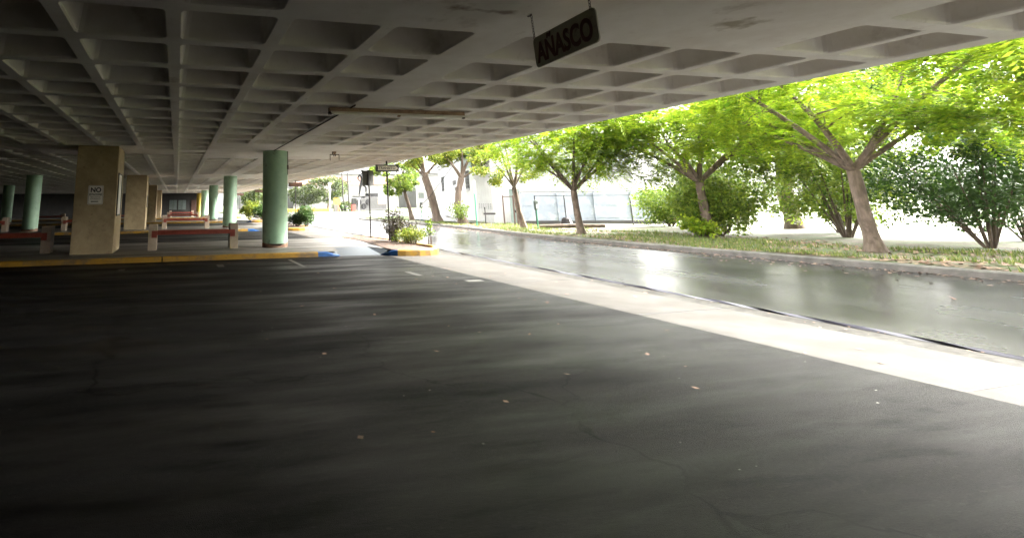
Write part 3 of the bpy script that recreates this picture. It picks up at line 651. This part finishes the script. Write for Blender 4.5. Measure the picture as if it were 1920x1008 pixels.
def poinciana(label, x, y, s, seed, lean=(-.5, 0), nf=4200, tr=.17, n2=95, m='leaff', cz=4.5, flat=1.0):
    ft = (x+lean[0]*.35, y+lean[1]*.35, 2.0*s)
    rg = np.random.default_rng(seed); L = []
    for i in range(9):
        a = 2*PI*i/9+rg.uniform(-.25, .25); q = rg.uniform(1.8, 3.3)*s; L.append(((x+q*math.cos(a), y+q*math.sin(a), rg.uniform(3.1, 5.2)*s), .075*s*rg.uniform(.8, 1.2)))
    return tree('feathery_tree', label, [(x, y, .1), (x-.12, y, 1.0), ft], [tr*s, tr*.8*s, tr*.75*s], L,
                [((x, y, cz*s), (3.9*s, 3.9*s, 1.75*s*flat), n2), ((x, y, (cz-.5)*s), (2.6*s, 2.6*s, 1.6*s), n2//3), ((x+1.6*s, y-1.5*s, 2.9*s), (1.5*s, 1.3*s, .6*s), n2//9)], seed, M[m], M['bark2'], nleaf=nf, kind='frond', clr=.8, flen=.56, group='feathery trees on the verge')
poinciana('feathery bright green tree with mottled trunk, spreading over the verge', 17.56, 20.17, 1.0, 21, nf=3900, n2=85)
poinciana('feathery tree next along the verge, right of the mottled trunk', 20.4, 16.6, 1.12, 22, nf=4200)
poinciana('feathery tree leaning over the wet road opposite the concrete apron', 18.6, 10.6, 1.15, 23, nf=4200)
poinciana('feathery tree at the right end of the verge', 18.4, 4.4, 1.2, 24, nf=4200)
# dense dark growth behind them
bk = [(26.2, 21.6, 1.9, 3.2, 'dark bush against the end of the pale fence'), (24.3, 19.0, 2.3, 4.2, 'tall dark bush behind the feathery tree'), (21.6, 17.2, 1.6, 2.2, 'low dark bush beside the lime green sapling'),
      (23.8, 14.3, 2.4, 4.6, 'large dark bush behind the second feathery tree'), (22.6, 10.3, 2.2, 3.8, 'rounded dark bush behind the verge, third from the right'), (24.4, 6.2, 2.6, 4.8, 'big dark bush, second from the right end'), (22.6, 1.8, 2.3, 4.0, 'dark bush at the far right end'),
      (26.8, 24.0, 1.7, 2.2, 'pale loose bush in front of the sheet fence'),
      (27.0, 16.4, 2.4, 3.4, 'green bush in the second row, farthest from the camera'), (27.4, 11.6, 2.5, 3.2, 'green bush in the second row, behind the open stemmed bush'), (27.6, 7.6, 2.5, 3.4, 'green bush in the second row, third from the far end'), (27.4, 2.6, 2.6, 3.2, 'green bush in the second row, nearest the right edge')]
for i, (x, y, r, h, lb) in enumerate(bk):
    bush('bush', lb, (x, y, .1), r, h, 40+i, M['leafd'] if i in (4, 6, 9, 11) else M['leaf'], n=10000, lsize=.13, lumps=60, stems=12, group='bushes behind the verge', clr=.55, cat='bush')
big = [(30, 20, 1.9, 'tall dark tree standing behind the bushes, left of three'), (31, 12.5, 2.0, 'tall dark tree standing behind the bushes, middle of three'), (31, 4.5, 2.0, 'tall dark tree standing behind the bushes, right of three')]
for i, (x, y, s, lb) in enumerate(big):
    tree('broad_tree', lb, [(x, y, 0), (x, y+.2, 2), (x, y, 3.6)], [.4, .32, .3], [((x+2.4*math.cos(a), y+2.4*math.sin(a), 6.2), .16) for a in (0, 1.3, 2.5, 3.7, 5)],
         [((x, y, 6.3), (4.0, 4.4, 3.4), 90)], 60+i, M['leafd'], M['bark'], nleaf=9000, lsize=.34, clr=.95, group='tall trees behind the bushes')
bush('sapling', 'low lime green sapling with flat leaf sprays at the verge edge', (19.9, 16.6, .1), .75, .75, 71, M['leaff'], n=900, lsize=.16, lumps=12, clr=.22)
bush('sucker_shoots', 'leafy shoots sprouting round the foot of the curved tree', (18.7, 32.5, .12), .75, 1.5, 72, M['leaf'], n=520, lsize=.14, stems=8, lumps=4, clr=.3)
# planter shrubs
bush('purple_shrub', 'sparse purple-leaved shrub around the TRANSITO sign post', (7.5, 17.55, .17), .62, 1.12, 81, M['leafp'], n=1500, lsize=.075, stems=13, lumps=16, clr=.2)
bush('low_shrub', 'low yellow-green shrub at the right end of the nearest bed', (7.75, 16.6, .17), .62, .5, 82, M['leafy'], n=1900, lsize=.06, stems=10, lumps=16, clr=.2)
bush('sparse_shrub', 'loose dark-stemmed shrub between the purple and the low shrub', (7.85, 17.3, .17), .5, .75, 84, M['leafp'], n=700, lsize=.07, stems=10, lumps=8, clr=.2)
bush('tall_seedling', 'single thin upright seedling at the kerb of the nearest bed', (8.02, 15.9, .2), .1, 1.0, 83, M['leaf'], n=190, lsize=.08, stems=3, lumps=5, clr=.13)
bush('dense_shrub', 'dense dark green shrub left in the second planting bed', (7.35, 16.6+P, .17), .62, .85, 85, M['leafd'], n=3200, lsize=.1, lumps=26, clr=.26, group='dense shrubs in the second bed')
bush('dense_shrub', 'taller dense green shrub right in the second planting bed', (7.75, 15.9+P, .17), .55, 1.2, 86, M['leafd'], n=3600, lsize=.1, lumps=28, clr=.26, group='dense shrubs in the second bed')
bush('flowering_shrub', 'loose yellow-tipped shrub in the third planting bed', (6.6, 17.5+2*P, .17), 1.05, 1.7, 87, M['leafy'], n=3400, lsize=.13, lumps=30, clr=.35, group='shrubs in the third bed')
bush('flowering_shrub', 'darker shrub beside the column in the third planting bed', (7.5, 16.0+2*P, .17), .85, 1.3, 88, M['leafd'], n=3000, lsize=.13, lumps=26, clr=.32, group='shrubs in the third bed')
# litter, grass
def scatter(name, m, n, size, seed, fx, z0, kind='stuff', asp=.6, up_=.05, lab=None):
    rg = np.random.default_rng(seed); pts = np.array([fx(rg) for _ in range(n)]); a = rand_dirs(rg, n, .15); b = np.cross(a, [0, 0, 1.]); b /= np.linalg.norm(b, axis=1, keepdims=True)
    b[:, 2] += rg.uniform(-.3, .3, n); s = size*rg.uniform(.5, 1.3, n)[:, None]; pts[:, 2] += z0
    a[:, 2] = np.abs(a[:, 2])
    Q = np.stack([pts-a*s*.5, pts-b*s*asp*.5, pts+a*s*.5, pts+b*s*asp*.5], 1); Q[..., 2] = np.maximum(Q[..., 2], (pts[:, 2]-z0+.004)[:, None])
    return quads_obj(name, Q, m, kind=kind)
def on_verge(rg, ymax=34, wx=6):
    y = rg.uniform(-4, ymax); x = kx(y)+.2+wx*rg.uniform(0, 1)**1.2; return (x, y, vz(x, y))
scatter('leaf_litter', M['leafr'], 9000, .15, 90, on_verge, .015)
scatter('road_litter', M['leafr'], 1500, .09, 91, lambda rg: (lambda y: (kx(y)-.02-abs(rg.normal())**2*.35, y, -.02))(rg.uniform(-2, 40)), .006)
scatter('bed_litter', M['leafr'], 260, .06, 92, lambda rg: (rg.uniform(6.6, 7.7), rg.uniform(15.3, 21), .195), .012)
scatter('wash_debris', M['leafr'], 240, .035, 95, lambda rg: (lambda y: (E(y)-.12+rg.normal()*.09, y, 0))(rg.uniform(1, 24)), .004)
scatter('fallen_leaves', M['leafr'], 70, .07, 97, lambda rg: (rg.uniform(1, 8), rg.uniform(3, 15), 0), .006)
scatter('grit_specks', M['pebble'], 130, .02, 93, lambda rg: (rg.uniform(-6, 6), rg.uniform(2.6, 15), 0), .004, asp=.8)
rg = np.random.default_rng(94); n = 15000; pts = []
while len(pts) < n:
    x, y, z = on_verge(rg, 36, 5.0)
    if math.sin(x*2.1+y*1.1)+math.sin(y*.63-x*.8)+rg.normal()*.5 > -.1: pts.append((x, y, z))
pts = np.array(pts); d = rand_dirs(rg, n, .2)*.05; hgt = rg.uniform(.05, .16, n)
up3 = np.stack([rg.normal(size=n)*.03, rg.normal(size=n)*.03, hgt], 1); sd_ = np.cross(d, [0, 0, 1.])*.35
quads_obj('grass', np.stack([pts-sd_, pts+sd_, pts+up3], 1), M['grass'], fs=3, kind='stuff')
log = MB(); log.tube([(19.3, 25.2, .22), (20.8, 24.5, .26), (22.4, 24.0, .25)], [.1, .12, .09], 8); log.build('fallen_log', M['bark'], smooth=True, label='dark fallen log lying in front of the pale fence', cat='log')

# ------------------------------------------------------------------ meters and poles on the far kerb
def meter(loc, label):
    t = empty('parking_meter', loc, R(20), label=label, cat='parking meter', group='parking meters on the verge')
    MB().tube([(0, 0, -.1), (0, 0, 1.03)], .032, 10).build('post', M['green'], t, smooth=True)
    h = MB(); o_ = [(-.055, 1.02), (.055, 1.02), (.085, 1.12), (.095, 1.26), (.105, 1.36), (.1, 1.44), (.07, 1.50), (0, 1.525), (-.07, 1.50), (-.1, 1.44), (-.105, 1.36), (-.095, 1.26), (-.085, 1.12)]
    h.plate(o_, -.06, .06); h.build('head', M['meter'], t)
    MB().plate(rrect(-.05, .05, 1.15, 1.27, .015), -.066, -.061).build('coin_plate', M['signwhite'], t)
    MB().plate(rrect(-.07, .07, 1.34, 1.46, .05), -.066, -.061).build('dial', M['glass'], t); return t
meter((17.97, 23.6, .1), 'green parking meter with dark head beside the slim multi-stemmed tree')
meter((19.58, 40.0, .1), 'distant green parking meter between the two left trees')
t = empty('street_post', (17.93, 29.17, .1), label='slim post, green below and white above, before the white building', cat='post')
MB().tube([(0, 0, -.1), (0, 0, 2.0)], .04, 10).build('lower_post', M['green'], t, smooth=True)
MB().lathe([(.045, 0), (.045, .76), (.03, .8)], (0, 0, 2.0), n=12).build('sleeve', M['white'], t, smooth=True)
c = MB(); pts = [(20.0, 34.2, 4.85), (18.9, 34.2, 3.6), (17.35, 34.0, 1.98), (16.9, 34, 1.6), (16.45, 33.8, 1.42), (16.1, 33.2, 1.3), (15.8, 32.5, 1.0), (16.9, 31.8, .12)]
# smooth the cable
P_ = []
for i in range(len(pts)-1):
    for q in np.linspace(0, 1, 5)[:-1]: P_.append(tuple(np.array(pts[i])*(1-q)+np.array(pts[i+1])*q))
c.tube(P_+[pts[-1]], .022, 5); c.build('cable', M['post'], label='slack dark cable slanting across the two left trees', cat='cable')
t = empty('spigot_frame', (19.9, 31.3, .12), label='dark metal pipe stand beside the white building wall', cat='pipe')
f = MB(); f.tube([(0, 0, 0), (0, 0, 1.1)], .03, 6); f.box(-.1, .75, -.04, .04, .62, .74); f.build('pipe', M['post'], t)

# ------------------------------------------------------------------ white building and fence on the right
u = Vector((10.4, 27.4)).normalized(); nrm = Vector((-u.y, u.x))      # along wall, and outward (towards the road)
b = empty('white_building', (20.87, 31.8, .1), math.atan2(u.y, u.x), label='white two storey building with grilled window behind the street trees', cat='building')
Lb = 27.7; H = 5.6
wl = MB()
op = [(7.9, 9.6, 2.6, 4.1), (23.0, 25.0, 2.75, 4.35)]          # window openings along the wall (local x), z
xsn = sorted({0, Lb, *[o for q in op for o in q[:2]]}); zsn = sorted({0, H, 2.6, 2.75, 4.1, 4.35})
for xa, xb in zip(xsn, xsn[1:]):
    for za, zb in zip(zsn, zsn[1:]):
        if any(xa >= q[0]-1e-6 and xb <= q[1]+1e-6 and za >= q[2]-1e-6 and zb <= q[3]+1e-6 for q in op): continue
        wl.add([(xa, 0, za), (xb, 0, za), (xb, 0, zb), (xa, 0, zb)], [(0, 3, 2, 1)])
for q in op: wl.add([(q[0], 0, q[2]), (q[1], 0, q[2]), (q[1], 0, q[3]), (q[0], 0, q[3]), (q[0], -.2, q[2]), (q[1], -.2, q[2]), (q[1], -.2, q[3]), (q[0], -.2, q[3])], [(0, 1, 5, 4), (1, 2, 6, 5), (2, 3, 7, 6), (3, 0, 4, 7)])
wl.add([(0, 0, 0), (0, -9, 0), (Lb, -9, 0), (Lb, 0, 0), (0, 0, H), (0, -9, H), (Lb, -9, H), (Lb, 0, H)], [(0, 4, 5, 1), (1, 5, 6, 2), (2, 6, 7, 3), (4, 7, 6, 5)])
wl.build('wall', M['wallw'], b)
co = MB(); co.box(-.2, Lb+.2, -9.2, .28, H+.002, H+.35); co.box(-.1, Lb+.1, .003, .14, H-.3, H-.004); co.build('cornice', M['wallw'], b)
for q in op:
    g = MB(); g.box(q[0], q[1], -.19, -.17, q[2], q[3]); wn = g.build('window', M['glass'], b)
    g = MB(); nb = 7
    for i in range(nb+1): x = q[0]+(q[1]-q[0])*i/nb; g.box(x-.02, x+.02, .01, .035, q[2], q[3])
    for i in range(6): z = q[2]+(q[3]-q[2])*i/5; g.box(q[0]-.03, q[1]+.03, .036, .055, z-.02, z+.02)
    g.build('grille', M['winframe'], wn)
    g = MB(); g.box(q[0]-.12, q[1]+.12, .002, .12, q[2]-.16, q[2]-.03); g.build('sill', M['wallw'], wn)
for i in range(6):
    x = .6+i*.75; v = MB()
    for j in range(4): v.box(x, x+.2, .003, .02, 1.0+j*.1, 1.05+j*.1)
    v.build('vent', M['winframe'], b)
for i in range(5): MB().box(15.4+i*1.2, 15.65+i*1.2, .003, .03, 1.15, 1.5).build('vent', M['grey'], b)
tp_ = MB(); tp_.box(1.9, 6.6, .003, .9, 4.35, 4.42); tp_.box(1.9, 6.6, .86, .9, 3.95, 5.2); tp_.build('canopy', M['teal'], b)
for (s_, bd, xx, zz) in ((.62, 'CTAAPE', 15.8, 3.35), (.42, 'SALA', 15.3, 2.75), (.42, 'SEI', 14.6, 2.2)):
    text(bd, s_, M['winframe'], b, loc=(xx, .02, zz), rot=(PI/2, 0, PI), bold=.01, ext=.015)
# pale sheet fence with gate
fv = Vector((27.9-21.4, 28.5-30.7)); fl_ = fv.length; fa = math.atan2(fv.y, fv.x)
t = empty('sheet_fence', (21.4, 30.7, .1), fa, label='pale blue-grey sheet fence with ribbed panels behind the trees', cat='fence')
for i in range(4):
    x0 = .75+i*2.3; g = MB(); g.box(x0, x0+2.28, -.03, .03, .25, 2.0)
    for j in range(3): g.box(x0+.1+j*.75, x0+.66+j*.75, -.045, -.031, .4+.0, .44); g.box(x0+.1+j*.75, x0+.66+j*.75, -.045, -.031, 1.2, 1.23)
    g.build('panel', M['wallg'], t)
for i in range(5): MB().box(.7+i*2.3, .78+i*2.3, -.08, -.035, 0, 2.05).build('post', M['wallg'], t)
MB().box(.6, 10.0, -.06, .06, 2.052, 2.1).build('top_rail', M['winframe'], t)
MB().box(.6, 10, -.12, .12, 0, .23).build('plinth', M['dark'], t)
MB().box(.02, .66, -.02, .04, .1, 2.3).build('door', M['doorg'], t)
MB().box(-.06, .74, -.06, .06, 2.302, 2.4).build('door_head', M['white'], t)
t = empty('gate_frame', (19.7, 29.0, .1), fa, label='rusty brown open gate frame standing before the grey door', cat='gate')
for x in (0, .62, .8): MB().box(x, x+.07, -.035, .035, 0, 1.85).build('post', M['brown'], t)
MB().box(.07, .62, -.02, .02, 1.75, 1.81).build('rail', M['brown'], t); MB().box(.69, .8, -.02, .02, .8, .95).build('latch', M['post'], t)
t = empty('wire_fence', (21.5, 28.3, .1), fa, label='thin dark wire fence posts and rail in front of the sheet fence', cat='fence')
for x in (0, 1.75, 5.6): MB().tube([(x, 0, 0), (x, 0, 1.82)], .035, 8).build('post', M['post'], t)
MB().tube([(0, 0, 1.8), (5.6, 0, 1.8)], .018, 6).build('rail', M['post'], t)
MB().lathe([(.3, 0), (.34, .15), (.25, .42), (.16, .5)], (1.75, 0, 0), n=10).build('footing', M['post'], t)

# ------------------------------------------------------------------ the plaza in the distance
def far_tree(label, x, y, h, r, seed, m, n=4200, ls=.5):
    return tree('plaza_tree', label, [(x, y, .1), (x+.1, y, h*.2), (x, y, h*.33)], [.3, .24, .2], [((x+r*.5*math.cos(a), y+r*.5*math.sin(a), h*.62), .1) for a in (0, 1.5, 3, 4.5)],
                [((x, y, h*.62), (r, r, h*.36), 60)], seed, m, M['bark'], nleaf=n, lsize=ls, clr=1.0, group='trees on the plaza')
far_tree('tallest rounded pale green tree behind the second planting bed', 32.5, 112, 8.2, 4.2, 101, M['leaffar'])
far_tree('lower spreading tree left of the tall plaza tree', 28.0, 116, 5.6, 3.6, 102, M['leaffar'])
far_tree('pale tree far behind the third planting bed', 20.6, 120, 6.4, 3.0, 103, M['leaffar'])
far_tree('small distant tree seen between the green columns', 15.5, 105, 4.6, 2.6, 104, M['leaffar'])
bush('clipped_bush', 'clipped green bush under the tall plaza tree', (33.3, 104, .1), 2.2, 1.9, 105, M['leaffar'], n=2500, lsize=.3, lumps=40, clr=.6, cat='bush')
t = empty('yellow_wall', (0, 0, 0), label='low yellow painted wall along the plaza, below the pale trees', cat='wall')
MB().bbox(16, 28.8, 98, 98.35, 0, .72, .03).build('wall', M['kerb_y'] if False else M['yellow'], t)
t = empty('kiosk', (29.2, 95, .12), label='small booth with yellow upper panel and orange side on the plaza', cat='kiosk')
MB().box(-.55, .15, -.3, .3, 0, 1.35).build('body', M['grey'], t); MB().box(-.5, .7, -.34, .34, 1.352, 2.5).build('panel', M['yellow'], t); MB().box(.17, .4, -.3, .3, 0, 1.35).build('side', M['orange'], t)
t = empty('white_pole', (27.9, 95, .12), label='plain white pole beside the yellow booth', cat='pole')
MB().tube([(0, 0, 0), (0, 0, 5.0)], .12, 8).build('shaft', M['white'], t); MB().lathe([(.1, 5.0), (.28, 5.1), (.22, 5.3), (.05, 5.4)], n=10).build('cap', M['white'], t)
t = empty('litter_bin', (30.6, 93.5, .12), label='small dark bin on a thin stalk right of the booth', cat='bin')
MB().tube([(0, 0, 0), (0, 0, .75)], .06, 8).build('stalk', M['post'], t); MB().lathe([(.3, .75), (.4, .8), (.35, 1.0), (.1, 1.05)], n=10).build('bowl', M['post'], t)
# statue on its pedestal
pd = empty('pedestal', (37.4, 100, .12), label='pale stone pedestal with round medallions and plaque carrying the statue', cat='pedestal')
g = MB(); g.bbox(-3.0, -1.0, -1.2, 1.6, 0, 2.5, .06); g.bbox(-.99, 1.7, -1.0, 1.6, 0, 2.75, .06); g.bbox(1.71, 3.6, -.8, 1.6, 0, 2.35, .06); g.build('block', M['stone'], pd)
MB().bbox(-3.3, 3.9, -1.5, 1.9, -.05, .35, .05).build('step', M['stone'], pd)
for x, z in ((-2.35, 1.75), (-.4, 1.8), (-1.35, .95)):
    md = MB(); yv = -1.26 if x < -1 else -1.06; n = 20
    md.add([(x+.55*math.cos(2*PI*i/n), yv, z+.55*math.sin(2*PI*i/n)) for i in range(n)]+[(x+.48*math.cos(2*PI*i/n), yv-.12, z+.48*math.sin(2*PI*i/n)) for i in range(n)], [(i, (i+1) % n, n+(i+1) % n, n+i) for i in range(n)]+[tuple(range(n, 2*n))])
    md.build('medallion', M['bronze'], pd)
MB().box(1.3, 3.2, -.84, -.805, 1.3, 2.15).build('plaque', M['rust'], pd) if False else MB().box(1.8, 3.4, -.84, -.805, 1.3, 2.15).build('plaque', M['rust'], pd)
MB().bbox(-2.9, 1.9, -.9, 1.2, 2.76, 2.95, .04).build('plinth', M['bronze'], pd); MB().bbox(-.2, 1.9, -.8, 1.1, 2.952, 3.5, .06).build('upper_block', M['bronze'], pd)
def skin(name, joints, edges, m, parent, sub=2):
    me = bpy.data.meshes.new(name); me.from_pydata([j[0] for j in joints], edges, []); o = bpy.data.objects.new(name, me); COL.objects.link(o); o.parent = parent
    md = o.modifiers.new('skin', 'SKIN'); md.use_smooth_shade = True
    lay = me.skin_vertices[0] if me.skin_vertices else None
    for i, j in enumerate(joints):
        me.skin_vertices[0].data[i].radius = (j[1], j[2] if len(j) > 2 else j[1])
    me.skin_vertices[0].data[0].use_root = True
    o.modifiers.new('sub', 'SUBSURF').levels = sub; o.modifiers['sub'].render_levels = sub
    me.materials.append(m); return o
st = empty('statue', (36.2, 100, 3.07), label='bronze statue of a standing figure with one foot on a raised block', cat='statue')
S_ = 1.0
J = [((0, 0, 2.55), .42, .32), ((0.02, 0, 3.1), .38, .28), ((.05, 0, 3.7), .50, .33), ((.08, 0, 4.25), .46, .3), ((.1, 0, 4.5), .18), ((.12, -.03, 4.78), .24, .27), ((.12, -.03, 5.1), .17, .2),
     ((-.25, 0, 2.3), .30), ((-.45, .02, 1.25), .22), ((-.62, .05, .22), .14), ((-.72, -.28, .08), .13, .1),
     ((.28, 0, 2.3), .30), ((.75, -.35, 1.75), .24), ((.75, -.15, .8), .15), ((.78, -.42, .62), .13, .1),
     ((-.45, 0, 4.2), .20), ((-.85, .02, 3.5), .15), ((-.55, -.3, 2.95), .12), ((-.45, -.42, 2.85), .10),
     ((.6, 0, 4.2), .20), ((.95, -.1, 3.5), .15), ((.9, -.45, 2.9), .12), ((.88, -.6, 2.75), .1)]
Eg = [(0, 1), (1, 2), (2, 3), (3, 4), (4, 5), (5, 6), (0, 7), (7, 8), (8, 9), (9, 10), (0, 11), (11, 12), (12, 13), (13, 14), (3, 15), (15, 16), (16, 17), (17, 18), (3, 19), (19, 20), (20, 21), (21, 22)]
skin('body', J, Eg, M['bronze'], st)
MB().lathe([(.34, 5.0), (.36, 5.06), (.22, 5.1), (.2, 5.32), (.12, 5.36)], (.12, -.03, 0), n=14).build('hat', M['bronze'], st, smooth=True)
t = empty('red_box', (33.2, 97, .12), label='red box standing at the foot of the pedestal', cat='box'); MB().bbox(-.4, .4, -.3, .3, 0, 1.25, .05).build('cabinet', M['redp'], t); MB().box(-.44, .44, -.34, .34, 1.252, 1.32).build('lid', M['redp'], t)
for i, (x, lb) in enumerate(((33.2, 'tall dark utility pole left of the statue'), (34.4, 'tall dark utility pole with crossarm just left of the statue'))):
    t = empty('utility_pole', (x-.0, 103, .12), label=lb, cat='pole'); MB().tube([(0, 0, 0), (-.35, 0, 12)], [.16, .11], 8).build('shaft', M['post'], t)
    if i: MB().box(-1.4, .6, -.06, .06, 5.9, 6.05).build('crossarm', M['post'], t)
for i, (x, y, h, lb) in enumerate(((34.0, 96, 2.2, 'short white bollard post beside the red box'), (46.5, 110, 4.5, 'thin pale lamp post right of the pedestal'), (50.5, 105, 4.8, 'thin pale lamp post behind the purple shrub'))):
    t = empty('lamp_post', (x, y, .12), label=lb, cat='post'); MB().tube([(0, 0, 0), (0, 0, h)], .08, 6).build('shaft', M['white'], t); MB().lathe([(.08, h), (.2, h+.08), (.18, h+.3), (.04, h+.36)], n=8).build('lantern', M['white'], t)
for i, (x, h) in enumerate(((30.9, .8), (31.6, 1.3), (32.3, .9))):
    t = empty('planter_pot', (x, 99, .12), label=('low dark plant pot on the plaza, left of three', 'tallest dark plant pot on the plaza, middle of three', 'dark plant pot nearest the pedestal')[i], cat='plant pot')
    MB().lathe([(.22, 0), (.32, .4*h), (.3, .45*h)], n=10).build('pot', M['post'], t); MB().lathe([(.2, .45*h), (.3, .7*h), (.12, h)], n=7).build('plant', M['leafd'], t)
# far buildings
def far_building(name, label, x0, x1, y, h, wm, bands, nwin, dep=14):
    t = empty(name, (x0, y, 0), label=label, cat='building'); W = x1-x0
    MB().box(0, W, 0, dep, 0, h).build('wall', wm, t)
    for (z0, z1, m) in bands: MB().box(-.1, W+.1, -.15, -.01, z0, z1).build('band', m, t)
    for i in range(nwin):
        x = W*(i+.5)/nwin; MB().box(x-.9, x+.9, -.04, -.01, h*.28, h*.28+1.7).build('window', M['glass'], t)
    MB().box(-.3, W+.3, -.4, dep, h+.002, h+.4).build('roof', M['wallw'], t); return t
far_building('salmon_building', 'long low building with salmon upper band behind the pale trees', 33, 66, 150, 10.5, M['stone2'], [(7.2, 9.6, M['salmon'])], 0)
far_building('white_block', 'pale block with windows between the statue and the street trees', 72, 92, 150, 11, M['stone2'], [(10.0, 10.6, M['stone'])], 6)
far_building('grey_building', 'low grey building with orange trim seen past the second column', 14, 30, 145, 5.5, M['stone'], [(5.0, 6.6, M['orange'])], 4)
far_building('pale_house', 'pale house behind the lawn, left of the white building', 56, 66, 92, 6.5, M['wallw'], [(6.0, 6.3, M['stone'])], 3)
bush('flower_bush', 'distant bush with pink flowers behind the purple shrub', (43.6, 85, .1), .7, 1.6, 110, M['leafp'], n=300, lsize=.2, lumps=8, clr=.4)
bush('flower_bush', 'second distant flowering bush right of the TRANSITO post', (46.9, 85, .1), .7, 1.4, 111, M['leafp'], n=300, lsize=.2, lumps=8, clr=.4)

# ------------------------------------------------------------------ dark surroundings under the deck, and added light-blocking walls
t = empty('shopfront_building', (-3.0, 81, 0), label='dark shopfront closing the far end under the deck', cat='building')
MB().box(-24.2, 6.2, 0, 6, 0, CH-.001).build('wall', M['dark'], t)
for x in (1.9, 3.2): 
    wn = MB().box(x, x+1.1, -.06, -.005, .9, 2.3).build('window', M['doorg'], t); MB().box(x+.53, x+.57, -.08, -.062, .9, 2.3).build('mullion', M['dark'], wn)
dr = MB().box(5.1, 6.0, -.06, -.005, 0, 2.3).build('door', M['brown'], t)
MB().box(-6, 6.2, -2.4, -.01, 0, .12).build('step', M['apron'], t)
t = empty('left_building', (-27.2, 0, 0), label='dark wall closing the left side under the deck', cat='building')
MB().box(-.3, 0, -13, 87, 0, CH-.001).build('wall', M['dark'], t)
t = empty('rear_light_blocker', (0, 0, 0), label='added dark wall behind the camera that blocks light', cat='building')
MB().box(-27.2, 9.3, -7.4, -7, 0, CH-.001).build('wall', M['dark'], t)  # added out of view: keeps light from behind out of the interior

t = empty('side_light_blocker', (0, 0, 0), label='added dark wall beside the camera that cuts light from the road side', cat='building')
MB().box(8.9, 9.2, -6.99, .6, 0, CH-.001).build('wall', M['dark'], t)  # added just outside the frame: cuts side light to darken left and foreground

# ------------------------------------------------------------------ haze
HAZE = .00007
if HAZE:
    hm = bpy.data.materials.new('haze_air'); hm.use_nodes = True; t_ = hm.node_tree; t_.nodes.clear()
    oo = t_.nodes.new('ShaderNodeOutputMaterial'); pv_ = t_.nodes.new('ShaderNodeVolumePrincipled'); pv_.inputs['Color'].default_value = (.95, .95, .95, 1)
    pv_.inputs['Density'].default_value = HAZE; pv_.inputs['Anisotropy'].default_value = .2
    t_.links.new(pv_.outputs[0], oo.inputs['Volume'])
    MB().box(-950, 950, -950, 1450, -1.3, 18).build('haze', hm, kind='stuff')
